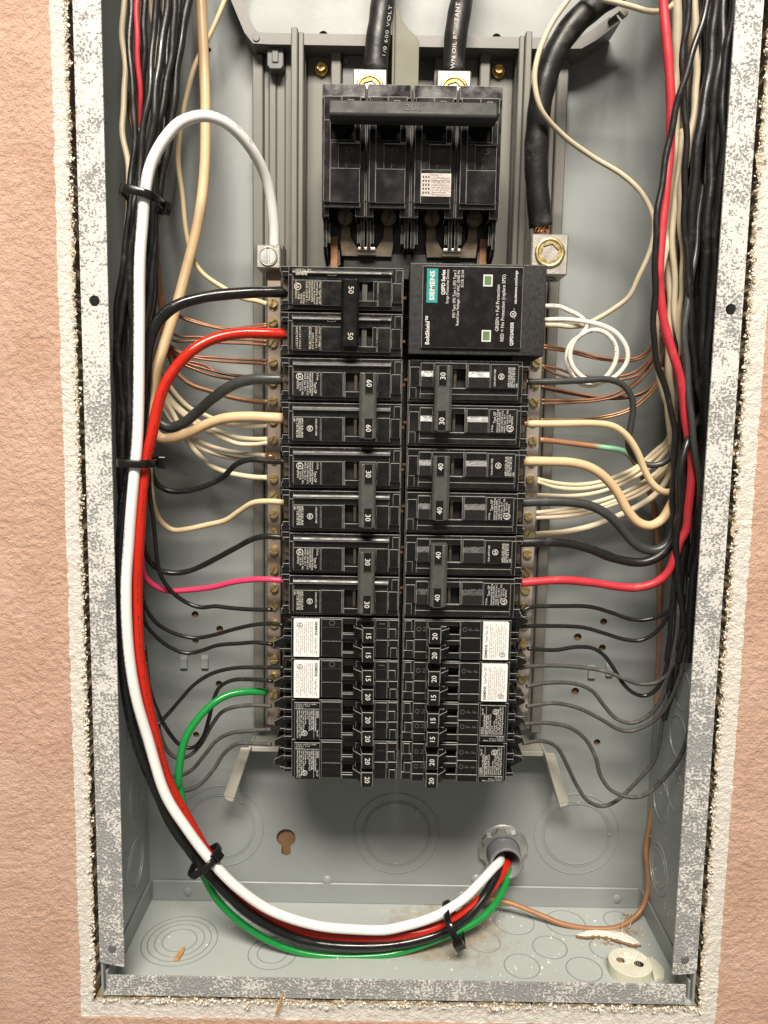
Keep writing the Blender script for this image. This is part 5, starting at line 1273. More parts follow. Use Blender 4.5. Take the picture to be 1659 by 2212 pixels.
    ('branch_wire', 'thick grey wire from the lower terminal of the upper right 40 breaker', 'grey_wire', 5.8, 'strand', 'right branch wires',
     [(81.5,28.0,-46.8), (96.1,29.0,-46.1), (113.3,31.0,-46.4), (127.7,34.0,-49.6), (140.9,37.0,-57.4), (150.8,40.0,-67.2), (156.5,41.0,-72.8), (164.0,42.0,-76.4), (170.9,42.0,-76.4), (176.8,42.0,-72.8), (181.9,42.0,-64.2), (185.5,43.0,-52.1), (186.2,44.0,-30.5), (186.6,44.0,-9.1)]),
    ('branch_wire', 'thick scuffed black wire from the upper terminal of the lower right 40 breaker', 'black_wire', 5.8, 'strand', 'right branch wires',
     [(82.3,28.0,-71.2), (95.8,29.0,-70.7), (110.8,32.0,-71.8), (127.3,36.0,-75.7), (141.3,39.0,-81.0), (155.0,41.0,-84.2), (163.6,41.0,-84.0), (172.1,41.0,-80.1), (178.9,41.0,-71.9), (183.7,42.0,-58.9), (188.0,43.0,-43.4), (188.9,44.0,-17.6), (188.4,44.0,3.7)]),
    ('branch_wire', 'thick red wire from the top right running down into the lowest right 40 terminal', 'red_old', 5.1, 'strand', 'right branch wires',
     [(83.1,28.0,-96.1), (96.7,29.0,-95.0), (111.6,31.0,-94.5), (127.7,34.0,-96.1), (145.9,37.0,-99.3), (157.5,38.0,-100.0), (168.2,37.0,-96.8), (174.8,35.0,-90.1), (177.8,33.0,-81.0), (180.2,31.0,-69.5), (183.2,30.0,-62.4), (183.4,29.0,-50.5), (183.1,27.0,-29.4), (181.7,26.0,-16.9), (178.8,25.0,-4.7), (175.5,23.0,7.5), (172.6,21.0,19.4), (168.5,19.0,31.2), (162.1,17.0,46.6), (156.6,15.0,61.8), (152.5,13.0,80.6), (151.7,12.0,84.7), (151.9,12.0,102.8), (152.6,12.0,122.6), (153.0,12.0,137.4), (154.3,13.0,152.4), (153.8,13.0,171.7), (150.8,11.0,190.0), (147.8,10.0,208.4), (145.2,10.0,227.0), (143.9,10.0,238.1), (141.3,10.0,267.8), (139.9,10.0,353.9), (139.6,10.0,440.2)]),
    ('branch_wire', 'thin black wire with bare metal shine into the first right tandem, uppermost', 'black_gloss', 2.7, '', 'thin right branch wires',
     [(86.5,36.0,-116.6), (89.4,36.0,-113.9), (95.0,38.0,-112.9), (113.5,43.0,-113.6), (132.1,47.0,-114.9), (146.1,49.0,-118.7), (158.2,50.0,-122.7), (168.9,50.0,-123.2), (176.9,48.0,-120.2), (180.9,44.0,-115.9), (185.6,40.0,-109.5), (190.4,36.0,-100.5), (192.4,32.0,-89.2), (193.8,26.0,-25.0)]),
    ('branch_wire', 'thin black wire into the upper terminal of the first white-label right tandem', 'black_gloss', 2.6, '', 'thin right branch wires',
     [(83.9,34.0,-124.9), (104.8,41.0,-125.9), (128.3,47.0,-128.4), (142.4,49.0,-132.4), (156.2,50.0,-136.3), (166.1,50.0,-136.8), (174.0,48.0,-131.6), (179.5,43.0,-120.2), (181.2,40.0,-107.8), (180.0,36.0,-84.1), (178.7,34.0,-67.4)]),
    ('branch_wire', 'thin black wire diving steeply from the lower terminal of the first white-label right tandem', 'black_gloss', 2.6, '', 'thin right branch wires',
     [(91.7,38.0,-140.0), (110.3,43.0,-142.3), (124.5,47.0,-141.2), (135.7,49.0,-142.2), (143.6,50.0,-147.3), (150.0,49.0,-156.1), (156.5,48.0,-166.0), (163.8,48.0,-171.8), (171.0,48.0,-173.1), (176.5,46.0,-168.5), (180.0,43.0,-158.2), (180.8,40.0,-138.2), (180.9,38.0,-115.3), (181.7,34.0,-83.7)]),
    ('branch_wire', 'thin grey wire crossing the diving one from the second white-label right tandem', 'grey_dusty', 2.6, '', 'thin right branch wires',
     [(84.4,34.0,-151.6), (96.7,39.0,-151.6), (124.5,45.0,-153.5), (142.7,46.0,-156.2), (156.0,45.0,-161.1), (166.0,45.0,-164.3), (176.2,44.0,-162.7), (182.7,41.0,-153.8), (186.2,37.0,-137.2), (188.2,34.0,-118.6), (187.5,30.0,-91.5)]),
    ('branch_wire', 'thin dusty wire from the lower terminal of the second white-label right tandem', 'grey_dusty', 2.6, '', 'thin right branch wires',
     [(91.9,38.0,-164.6), (106.8,43.0,-163.7), (125.8,48.0,-166.0), (137.4,50.0,-171.7), (145.6,51.0,-181.3), (153.9,51.0,-189.6), (164.1,51.0,-192.6), (173.1,49.0,-187.4), (179.9,45.0,-174.5), (182.6,41.0,-154.7), (183.9,37.0,-128.3), (183.7,34.0,-101.1)]),
    ('branch_wire', 'thin dusty wire from the upper terminal of the first black-label right tandem', 'grey_dusty', 2.6, '', 'thin right branch wires',
     [(92.6,40.0,-178.4), (112.3,45.0,-178.0), (128.7,49.0,-182.5), (144.0,51.0,-190.5), (155.6,52.0,-197.4), (163.8,52.0,-198.7), (173.8,50.0,-193.4), (180.8,46.0,-184.2), (184.9,42.0,-172.4), (188.6,38.0,-155.4), (189.9,34.0,-131.8)]),
    ('branch_wire', 'thin dusty wire in the widest low loop on the right', 'grey_dusty', 2.6, '', 'thin right branch wires',
     [(91.7,40.0,-190.0), (108.4,45.0,-191.2), (124.0,49.0,-195.9), (134.9,51.0,-205.1), (141.7,51.0,-217.1), (145.2,50.0,-228.3), (151.1,48.0,-236.6), (161.5,46.0,-240.7), (171.2,43.0,-238.4), (179.6,38.0,-227.3), (186.7,31.0,-210.4), (189.8,26.0,-193.2), (191.1,24.0,-172.7)]),
    ('branch_wire', 'thin dusty wire from the lowest right tandem crossing behind the wide loop', 'grey_dusty', 2.6, '', 'thin right branch wires',
     [(91.4,40.0,-203.0), (104.4,45.0,-203.4), (115.6,50.0,-209.7), (123.7,54.0,-222.9), (131.4,57.0,-238.5), (139.7,58.0,-250.3), (149.6,58.0,-254.1), (158.7,57.0,-249.6), (170.6,55.0,-234.7), (181.1,52.0,-216.5), (182.9,47.0,-186.4), (182.7,44.0,-166.7), (182.1,41.0,-138.4), (181.5,38.0,-110.9)]),
    ('neutral_wire', 'long cream wire winding from the top to the bar behind the surge device', 'cream_old', 3.1, '', 'neutral wires on right bar',
     [(96.9,52.0,60.6), (105.4,54.0,60.9), (114.3,55.0,60.5), (122.0,55.0,61.7), (128.8,54.0,64.9), (138.7,52.0,71.0), (147.2,50.0,78.1), (152.1,48.0,90.0), (156.2,47.0,100.5), (158.3,46.0,109.5), (158.4,46.0,122.3), (151.6,47.0,136.9), (139.7,48.0,148.1), (119.3,46.0,158.5), (100.1,38.0,167.3), (85.0,28.0,177.3), (80.2,25.0,190.9), (81.1,24.0,202.2), (87.4,24.0,218.8), (97.3,25.0,234.3), (103.5,27.0,243.6), (120.8,30.2,280.4), (127.4,30.2,360.2), (128.5,30.2,440.2)]),
    ('neutral_wire', 'short cream wire crossing from the thick cable to the red wire at the top right', 'cream_old', 3.1, '', 'neutral wires on right bar',
     [(105.3,26.0,243.1), (113.9,26.0,236.1), (125.6,27.0,233.6), (135.3,28.0,231.9), (142.7,28.0,230.3), (149.6,27.0,230.1), (157.6,30.0,235.4), (160.4,28.0,244.1), (166.9,25.4,271.9), (170.5,25.4,356.0), (171.1,25.4,440.2)]),
    ('coiled_wire', 'coiled white pigtail with printed jacket beside the surge device', 'white_coil', 2.9, '', '',
     [(95.5,46.0,62.9), (105.6,44.0,63.2), (117.5,41.0,62.0), (128.8,39.0,59.5), (137.6,37.0,54.3), (143.5,36.0,45.7), (144.1,36.0,38.4), (140.0,37.0,31.4), (132.6,38.0,26.7), (122.9,39.0,26.7), (114.4,40.0,32.4), (110.7,40.0,40.6), (112.4,40.0,48.9), (118.2,39.0,54.6), (125.3,38.0,56.4), (132.5,38.0,53.5), (137.5,38.0,46.2), (137.3,38.0,37.6), (133.1,40.0,29.4), (126.6,43.0,24.1), (119.0,45.0,24.9), (113.2,47.0,31.2), (110.3,48.0,39.6), (111.9,48.0,48.0), (117.4,49.0,54.0), (122.4,49.0,59.9), (118.5,49.0,65.3), (110.7,49.0,69.0), (103.9,49.0,71.4), (96.2,51.0,71.7)]),
    ('ground_wire', 'bare copper wire behind the coil, upper of its pair on the right', 'copper', 1.7, '', 'bare copper grounds on the right',
     [(97.3,56.0,48.9), (111.9,61.0,47.1), (121.2,63.0,45.7), (134.8,64.0,43.0), (145.4,64.0,41.9), (155.7,63.0,42.2), (161.2,61.0,44.5), (164.3,58.0,48.5), (166.8,54.0,57.1), (168.4,50.0,68.3), (168.2,46.0,82.5)]),
    ('ground_wire', 'bare copper wire behind the coil, lower of its pair on the right', 'copper', 1.7, '', 'bare copper grounds on the right',
     [(97.4,56.0,47.2), (112.0,61.0,45.8), (126.0,64.0,43.3), (138.7,65.0,41.4), (149.0,64.0,40.8), (156.6,63.0,41.2), (162.4,61.0,43.4), (165.9,58.0,49.0), (168.2,54.0,58.8), (169.2,50.0,68.3), (169.0,46.0,82.6)]),
    ('ground_wire', 'bare copper wire passing low behind the coil at the first right screw', 'copper', 1.7, '', 'bare copper grounds on the right',
     [(96.7,56.0,36.4), (107.9,60.0,34.9), (117.5,63.0,32.1), (128.4,64.0,30.6), (144.3,64.0,30.6), (156.7,62.0,33.7), (164.1,59.0,40.9), (169.0,55.0,51.3), (170.4,50.0,62.5)]),
    ('ground_wire', 'bare copper wire dipping beneath the coil at the first right screw', 'copper', 1.7, '', 'bare copper grounds on the right',
     [(96.7,56.0,36.2), (105.4,60.0,32.3), (114.7,62.0,29.7), (128.5,64.0,28.6), (147.6,63.0,28.6), (159.1,61.0,31.9), (166.8,58.0,40.0), (170.4,54.0,50.4), (171.3,50.0,62.5)]),
    ('ground_wire', 'bare copper wire fanning below the dark 30 wire on the right, upper', 'copper', 1.7, '', 'bare copper grounds on the right',
     [(97.2,56.0,23.6), (108.4,60.0,21.9), (122.5,63.0,19.7), (137.8,64.0,18.0), (151.7,63.0,18.2), (161.5,61.0,20.7), (168.0,58.0,26.3), (170.8,54.0,36.8), (171.6,50.0,50.0)]),
    ('ground_wire', 'bare copper wire fanning below the dark 30 wire on the right, lower', 'copper_dark', 1.7, '', 'bare copper grounds on the right',
     [(97.4,57.0,22.9), (108.7,61.0,20.9), (122.8,64.0,18.6), (136.4,65.0,16.9), (150.3,64.0,17.1), (160.1,62.0,19.4), (167.2,59.0,24.2), (170.9,55.0,33.5), (172.5,50.0,48.4)]),
    ('ground_wire', 'straight bare copper wire at the second right screw, upper', 'copper', 1.7, '', 'bare copper grounds on the right',
     [(96.9,55.0,15.1), (117.5,60.0,15.6), (135.6,62.0,17.0), (147.7,62.0,21.2), (156.4,60.0,28.2), (162.7,57.0,36.9), (166.8,53.0,46.9), (169.0,49.0,58.2)]),
    ('ground_wire', 'straight bare copper wire at the second right screw, lower', 'copper', 1.7, '', 'bare copper grounds on the right',
     [(97.0,55.0,12.7), (117.6,60.0,14.0), (137.4,62.0,16.0), (150.1,61.0,19.8), (158.7,59.0,27.1), (165.1,56.0,36.0), (169.1,52.0,46.8), (170.4,48.0,58.1)]),
    ('ground_wire', 'bare copper wire just above the cream 30 wire, upper', 'copper_pale', 1.7, '', 'bare copper grounds on the right',
     [(96.8,55.0,3.0), (118.1,60.0,3.2), (136.1,62.0,5.3), (152.4,61.0,9.6), (161.1,59.0,16.3), (168.3,56.0,25.4), (171.4,52.0,36.7)]),
    ('ground_wire', 'bare copper wire just above the cream 30 wire, lower', 'copper_pale', 1.7, '', 'bare copper grounds on the right',
     [(96.8,55.0,2.0), (118.1,60.0,2.3), (136.2,62.0,3.7), (152.5,61.0,8.3), (162.0,59.0,15.0), (169.2,56.0,24.5), (172.3,52.0,35.9)]),
    ('ground_wire', 'thick brown copper wire with green corrosion running down to the box floor', 'copper_patina', 3.6, '', 'bare copper grounds on the right',
     [(96.7,54.0,-9.7), (109.2,57.0,-10.7), (123.2,60.0,-12.2), (138.9,62.0,-14.1), (153.8,64.0,-16.6), (162.7,68.0,-24.0), (171.8,74.0,-37.5), (180.2,80.0,-51.8), (185.4,86.0,-71.3), (189.5,89.0,-93.9), (192.7,90.0,-133.1), (193.5,90.0,-162.9), (194.3,90.0,-193.1), (196.8,90.0,-223.6), (197.4,90.0,-243.0), (194.2,88.0,-275.3), (191.4,86.0,-299.4), (192.9,82.0,-327.4), (186.7,78.0,-342.6), (170.8,72.0,-349.7), (149.9,70.0,-350.7), (131.1,70.0,-347.7), (111.4,74.0,-342.1), (91.5,78.0,-337.1), (69.9,82.0,-337.0), (56.1,86.0,-341.8)]),
    ('neutral_wire', 'cream neutral on the right bar, uppermost of the right fan', 'white_old', 2.8, '', 'neutral wires on right bar',
     [(96.2,54.0,-34.3), (110.6,58.0,-37.4), (124.4,60.0,-38.2), (137.9,61.0,-36.1), (149.3,61.0,-31.9), (160.2,60.0,-26.3), (171.0,57.0,-15.8), (177.4,54.0,-8.6), (178.2,50.0,3.5), (174.5,46.0,20.4), (170.9,42.0,41.0)]),
    ('neutral_wire', 'cream neutral on the right bar, second of the right fan', 'white_old', 2.8, '', 'neutral wires on right bar',
     [(96.2,54.0,-35.8), (108.9,58.0,-39.8), (124.5,60.0,-40.7), (139.8,61.0,-38.3), (153.5,60.0,-34.0), (163.1,58.0,-26.6), (172.5,56.0,-17.5), (178.0,52.0,-9.5), (178.4,48.0,3.5), (175.0,44.0,20.3)]),
    ('neutral_wire', 'cream neutral on the right bar, third of the right fan', 'white_old', 2.8, '', 'neutral wires on right bar',
     [(96.1,54.0,-44.7), (120.3,60.0,-45.3), (138.5,62.0,-42.6), (152.2,61.0,-37.2), (163.7,59.0,-30.2), (173.6,56.0,-21.0), (178.6,52.0,-12.0), (178.9,48.0,0.9), (175.7,44.0,16.1)]),
    ('neutral_wire', 'cream neutral on the right bar, fourth of the right fan', 'white_old', 2.8, '', 'neutral wires on right bar',
     [(96.1,54.0,-55.9), (111.3,58.0,-54.6), (125.3,61.0,-52.0), (142.3,62.0,-47.3), (156.0,61.0,-41.6), (168.0,58.0,-33.6), (176.1,55.0,-25.3), (179.3,50.0,-14.6), (178.7,46.0,-0.7)]),
    ('neutral_wire', 'cream neutral on the right bar, fifth of the right fan', 'white_old', 2.8, '', 'neutral wires on right bar',
     [(96.3,55.0,-56.8), (116.0,59.0,-55.8), (131.9,62.0,-53.8), (147.8,62.0,-48.6), (161.1,60.0,-42.3), (171.2,57.0,-34.4), (177.6,53.0,-25.2), (179.8,49.0,-14.5), (178.8,45.0,-0.7)]),
    ('neutral_wire', 'pale pinkish neutral on the right bar, lowest thin one of the right fan', 'white_dingy', 2.8, '', 'neutral wires on right bar',
     [(96.2,55.0,-59.3), (116.1,59.0,-58.5), (132.0,62.0,-56.3), (149.6,62.0,-49.9), (163.0,60.0,-43.7), (173.0,57.0,-35.2), (179.0,53.0,-26.0), (180.4,49.0,-16.2), (179.2,45.0,-0.7)]),
    ('neutral_wire', 'thick cream neutral sweeping from the lower right bar up into the right bundle', 'cream_old', 4.0, '', 'neutral wires on right bar',
     [(95.8,53.0,-69.9), (116.1,57.0,-68.3), (139.0,60.0,-62.9), (160.5,59.0,-52.7), (172.2,56.0,-43.1), (178.1,52.0,-32.1), (178.9,47.0,-17.9), (176.9,43.0,-3.3), (172.5,40.0,9.3), (167.0,37.0,19.9), (161.7,33.0,32.8), (157.6,28.0,47.6), (156.9,28.0,67.5), (158.2,28.0,87.2), (160.9,30.0,101.8), (165.2,32.0,123.1), (165.6,34.0,154.5), (163.6,36.0,190.8), (160.6,36.0,240.4), (160.4,36.0,252.2), (160.0,36.0,282.2), (159.8,36.0,361.1), (159.8,36.0,440.2)]),
    ('bundle_wire', 'slim black wire crossing in front of the red wire on the right', 'black_wire', 3.6, '', 'right vertical bundle',
     [(172.5,1.5,440.2), (172.2,1.5,351.9), (170.4,1.5,263.8), (167.2,2.0,234.2), (165.0,2.5,220.5), (161.8,2.9,204.8), (157.5,3.1,187.2), (153.1,3.4,169.0), (149.7,3.8,150.6), (147.8,4.3,131.1), (147.1,5.0,109.8), (147.2,6.3,88.7), (148.2,8.5,70.0), (150.6,11.8,54.1), (154.8,16.0,40.1), (160.7,21.0,26.8), (166.8,26.1,12.8), (171.9,30.5,-3.6), (175.2,33.9,-22.8), (177.2,36.2,-43.9), (178.8,37.4,-65.7), (180.4,38.1,-88.2), (181.8,38.9,-112.5), (182.6,40.2,-138.7), (182.8,42.0,-166.0)]),
    ('bundle_wire', 'black wire hanging straight in front of the cream ones in the right bundle', 'black_wire', 3.6, '', 'right vertical bundle',
     [(156.5,7.9,440.2), (156.5,7.9,353.6), (156.8,7.9,267.2), (157.2,8.0,237.2), (157.5,8.1,222.2), (157.9,8.6,204.7), (158.8,9.6,184.7), (160.4,11.1,164.8), (162.6,13.0,146.7), (165.1,15.0,129.3), (167.4,17.1,110.6), (169.8,19.2,90.7), (172.8,21.2,71.3), (176.8,22.8,52.2), (181.2,24.0,32.3), (185.4,25.1,11.2), (188.6,26.4,-11.6), (190.4,27.9,-37.0), (190.9,29.6,-65.2), (190.2,31.6,-95.5), (188.7,34.0,-127.4)]),
    ('bundle_wire', 'shiny dark wire over the red one halfway down the right bundle', 'grey_wire', 3.8, '', 'right vertical bundle',
     [(180.5,30.0,138.2), (176.1,25.6,103.5), (172.8,21.8,75.4), (171.6,19.1,53.4), (172.6,17.8,34.1), (175.0,17.7,16.2), (178.5,18.6,-0.4), (182.5,20.3,-16.5), (186.4,22.5,-33.0), (189.0,25.3,-51.6), (190.1,28.7,-74.8), (189.9,33.0,-103.9), (189.2,38.0,-137.4)]),
    ('bundle_wire', 'broad dusty black wire in the middle of the right bundle', 'black_wire', 5.6, '', 'right vertical bundle',
     [(179.0,16.0,440.2), (178.9,16.0,355.9), (178.2,16.0,271.7), (177.1,16.0,241.8), (176.2,16.0,226.4), (174.9,16.0,208.3), (173.2,16.0,187.4), (171.6,16.1,165.5), (170.6,16.5,144.4), (170.2,17.2,124.6), (170.3,18.5,106.3), (171.3,20.7,89.6), (173.5,23.8,72.9), (176.6,27.0,53.7), (179.6,29.7,31.4), (181.7,31.9,7.3), (182.5,33.8,-17.6), (182.8,35.1,-43.5), (183.7,36.0,-71.8), (185.1,36.9,-103.4), (186.6,38.0,-137.5)]),
    ('bundle_wire', 'broad black wire behind the middle one in the right bundle', 'black_wire', 5.4, '', 'right vertical bundle',
     [(181.7,14.0,440.2), (181.6,14.0,355.4), (181.1,14.0,270.7), (180.3,14.0,240.8), (179.6,14.0,225.0), (178.8,14.1,205.8), (178.0,14.5,183.0), (177.8,15.0,159.0), (178.4,15.7,135.2), (179.2,16.7,111.5), (180.2,18.1,87.4), (181.7,20.0,63.3), (184.0,21.7,39.4), (186.7,23.1,15.3), (189.1,24.5,-10.0), (190.6,26.4,-38.4), (190.9,29.2,-71.3), (189.9,33.2,-108.0), (188.0,38.0,-146.4)]),
    ('bundle_wire', 'black wire next to the flange in the right bundle', 'black_wire', 5.0, '', 'right vertical bundle',
     [(184.1,10.0,440.2), (184.0,10.0,354.3), (183.5,10.0,268.6), (182.6,10.0,238.7), (182.0,10.0,223.5), (181.4,10.1,205.7), (181.2,10.4,185.0), (181.7,10.8,162.5), (182.6,11.3,138.6), (183.1,11.9,113.2), (183.2,12.8,87.5), (183.4,14.2,62.7), (184.5,16.0,38.9), (186.2,18.0,15.0), (187.8,20.1,-10.7), (188.7,22.5,-39.9), (189.3,25.9,-73.2), (190.0,30.5,-109.1), (190.7,36.0,-145.7)]),
    ('bundle_wire', 'rearmost black wire along the right box side', 'black_wire', 5.0, '', 'right vertical bundle',
     [(190.9,40.0,440.2), (190.9,40.0,362.4), (191.3,40.0,284.8), (191.8,40.0,254.8), (192.5,40.0,230.1), (193.5,40.0,199.1), (194.5,40.2,162.9), (195.0,40.7,127.1), (195.5,41.3,94.3), (196.4,41.8,60.4), (197.7,42.2,19.6), (198.2,42.9,-27.7), (197.7,44.2,-75.9), (196.6,46.0,-121.5)]),
    ('bundle_wire', 'black wire in the shadow between the broad ones on the right', 'black_wire', 4.4, '', 'right vertical bundle',
     [(180.6,36.1,440.2), (180.6,36.1,361.3), (180.7,36.1,282.5), (180.8,36.0,252.5), (180.9,35.8,227.9), (181.0,35.3,197.1), (181.2,34.8,160.6), (181.6,34.7,122.9), (183.0,35.4,86.6), (185.2,36.9,51.2), (187.3,38.5,16.5), (188.3,40.2,-17.7), (188.4,42.0,-51.8), (188.2,43.8,-85.5), (187.6,45.1,-118.0), (186.8,46.0,-149.0)]),
    ('bundle_wire', 'slender black wire down the right edge of the red one', 'black_wire', 3.4, '', 'right vertical bundle',
     [(175.3,44.0,173.5), (174.6,41.8,141.0), (173.7,39.3,110.7), (172.8,36.9,84.6), (172.5,35.2,62.5), (173.1,34.2,42.8), (174.6,33.8,24.7), (176.2,33.3,7.6), (177.4,32.9,-9.2), (178.2,33.0,-26.9), (179.1,33.8,-47.4), (180.5,35.6,-72.0), (181.7,38.2,-99.0), (182.0,41.2,-124.9), (181.6,44.0,-148.5)]),
    ('bundle_wire', 'black wire bowing left from the red one at midheight on the right', 'black_wire', 4.0, '', 'right vertical bundle',
     [(194.4,40.0,16.3), (188.5,32.3,7.3), (182.7,25.8,-1.4), (177.6,21.6,-10.6), (174.4,20.7,-21.7), (173.9,22.6,-35.6), (175.6,25.8,-52.9), (178.7,29.3,-73.7), (182.6,32.7,-97.6), (186.7,36.0,-123.5)]),
    ('bundle_wire', 'broad cream wire behind the red one in the right bundle', 'cream_old', 5.2, '', 'right vertical bundle',
     [(157.8,29.5,440.2), (157.8,29.5,359.5), (158.4,29.5,278.9), (159.4,30.0,249.0), (160.2,30.9,229.7), (161.7,32.0,206.5), (163.4,33.1,179.5), (164.6,33.8,151.4), (165.0,34.2,124.1), (165.8,35.2,97.4), (167.9,37.2,70.6), (171.0,40.0,44.3), (174.2,43.1,20.4), (177.0,46.0,-0.8)]),
    ('bundle_wire', 'yellowed cream wire crossing behind black wires in the right bundle', 'cream_old', 3.8, '', 'right vertical bundle',
     [(162.3,19.9,440.2), (162.5,19.9,356.8), (163.6,19.9,273.6), (165.5,20.0,243.7), (166.9,20.1,228.9), (168.1,20.5,211.9), (168.8,21.1,192.6), (168.7,22.0,172.6), (167.9,23.0,154.0), (167.1,24.0,137.4), (167.1,25.2,121.7), (168.5,26.7,104.7), (170.7,29.1,85.3), (172.9,32.3,63.6), (175.0,36.0,40.5)]),
    ('bundle_wire', 'brownish old wire deep in the right bundle near the top', 'cream_brown', 3.4, '', 'right vertical bundle',
     [(163.9,39.6,440.2), (164.1,39.6,362.1), (165.4,39.6,284.2), (167.8,40.0,254.4), (169.9,40.6,235.4), (171.5,41.1,214.2), (172.0,40.9,191.9), (171.3,40.0,169.6), (169.8,38.9,145.8), (169.0,38.5,119.5), (170.2,38.9,92.2), (173.3,40.0,65.4)]),
    ('bundle_wire', 'pale cream wire hugging the right of the red wire lower down', 'cream_old', 3.6, '', 'right vertical bundle',
     [(166.9,30.0,168.4), (165.3,29.3,143.7), (164.3,28.8,122.2), (164.5,28.7,104.2), (166.3,29.9,87.3), (169.7,32.5,70.0), (174.3,35.8,52.7), (179.5,38.8,36.4), (183.6,40.8,21.3), (185.9,41.7,6.3), (187.1,42.0,-9.0)]),
    ('bundle_wire', 'white wire tucked under the black wire left of the red one', 'cream_old', 3.0, '', 'right vertical bundle',
     [(154.7,26.0,79.0), (156.8,28.5,62.8), (159.4,31.1,47.4), (162.6,34.0,33.4), (166.5,36.9,20.9), (170.4,39.5,9.6), (173.6,41.9,-1.1), (176.1,44.0,-11.8)]),
    ('bundle_wire', 'black wire filling the gap behind the crossing wire on the right', 'black_wire', 4.6, '', 'right vertical bundle',
     [(177.7,48.1,440.2), (177.8,48.1,364.4), (178.2,48.1,288.9), (179.0,48.0,258.9), (179.9,47.8,233.7), (180.6,47.1,202.0), (180.9,46.0,164.8), (181.0,44.9,128.4), (181.1,44.2,96.8), (181.3,44.0,68.5), (182.0,44.0,39.2), (183.0,44.0,7.3), (184.1,44.2,-25.6), (185.2,44.7,-57.7), (186.3,45.3,-88.7), (187.2,45.8,-119.0), (187.6,46.0,-149.0)]),
    ('bundle_wire', 'black wire furthest back against the right box side', 'black_wire', 4.6, '', 'right vertical bundle',
     [(201.6,56.0,440.2), (201.6,56.0,366.8), (201.6,56.0,293.5), (201.6,56.0,263.5), (201.6,56.0,233.1), (201.7,56.0,194.4), (201.5,56.0,149.7), (201.0,56.0,107.1), (200.4,56.0,68.9), (200.2,56.0,30.9), (200.2,56.2,-10.0), (200.0,56.7,-52.4), (199.4,57.3,-93.9), (198.5,58.0,-133.9)]),
    ('bundle_wire', 'black wire lowest in the right bundle, ending near the wide loop', 'black_wire', 3.6, '', 'right vertical bundle',
     [(188.0,40.0,24.5), (189.7,38.2,-0.7), (190.6,36.9,-26.8), (190.5,36.3,-54.9), (190.0,36.3,-85.4), (188.9,37.2,-116.8), (187.3,39.2,-145.5), (185.5,42.3,-168.9), (183.7,46.0,-187.8)]),
    ('service_cable', "thick scuffed black service cable into the main breaker's left lug", 'black_cable', 14.2, '', 'service cables',
     [(-9.6,52.0,204.8), (-9.4,52.0,211.0), (-8.2,52.0,225.5), (-6.6,54.0,238.8), (-5.0,58.0,253.1), (-3.2,62.0,267.6), (-0.8,65.2,296.3), (0.6,65.2,368.2), (0.8,65.2,440.2)]),
    ('service_cable', "thick black printed service cable into the main breaker's right lug", 'black_cable', 13.4, '', 'service cables',
     [(36.9,52.0,205.6), (36.9,52.0,212.8), (37.6,52.0,226.2), (39.4,54.0,239.5), (41.9,58.0,253.9), (44.3,62.0,268.3), (47.6,65.2,296.9), (49.5,65.2,368.4), (49.9,65.2,440.2)]),
    ('service_cable', 'thick black neutral cable bending down into the big right lug', 'black_cable', 13.8, 'strandbig', 'service cables',
     [(91.4,48.0,118.0), (89.2,46.0,130.8), (86.6,44.0,151.3), (86.0,42.0,169.3), (87.0,40.0,187.1), (90.4,39.0,202.9), (96.8,38.0,217.6), (105.8,38.0,229.7), (117.5,40.0,239.8), (130.9,44.0,250.0), (155.3,48.2,276.6), (164.6,48.2,358.3), (166.2,48.2,440.2)]),
]
PRINT_A = ((36.6, 43.6, 204.8), (39.6, 47.4, 250.4))
PRINT_B = ((-3.8, 43.6, 210.5), (-0.2, 47.6, 240.8))

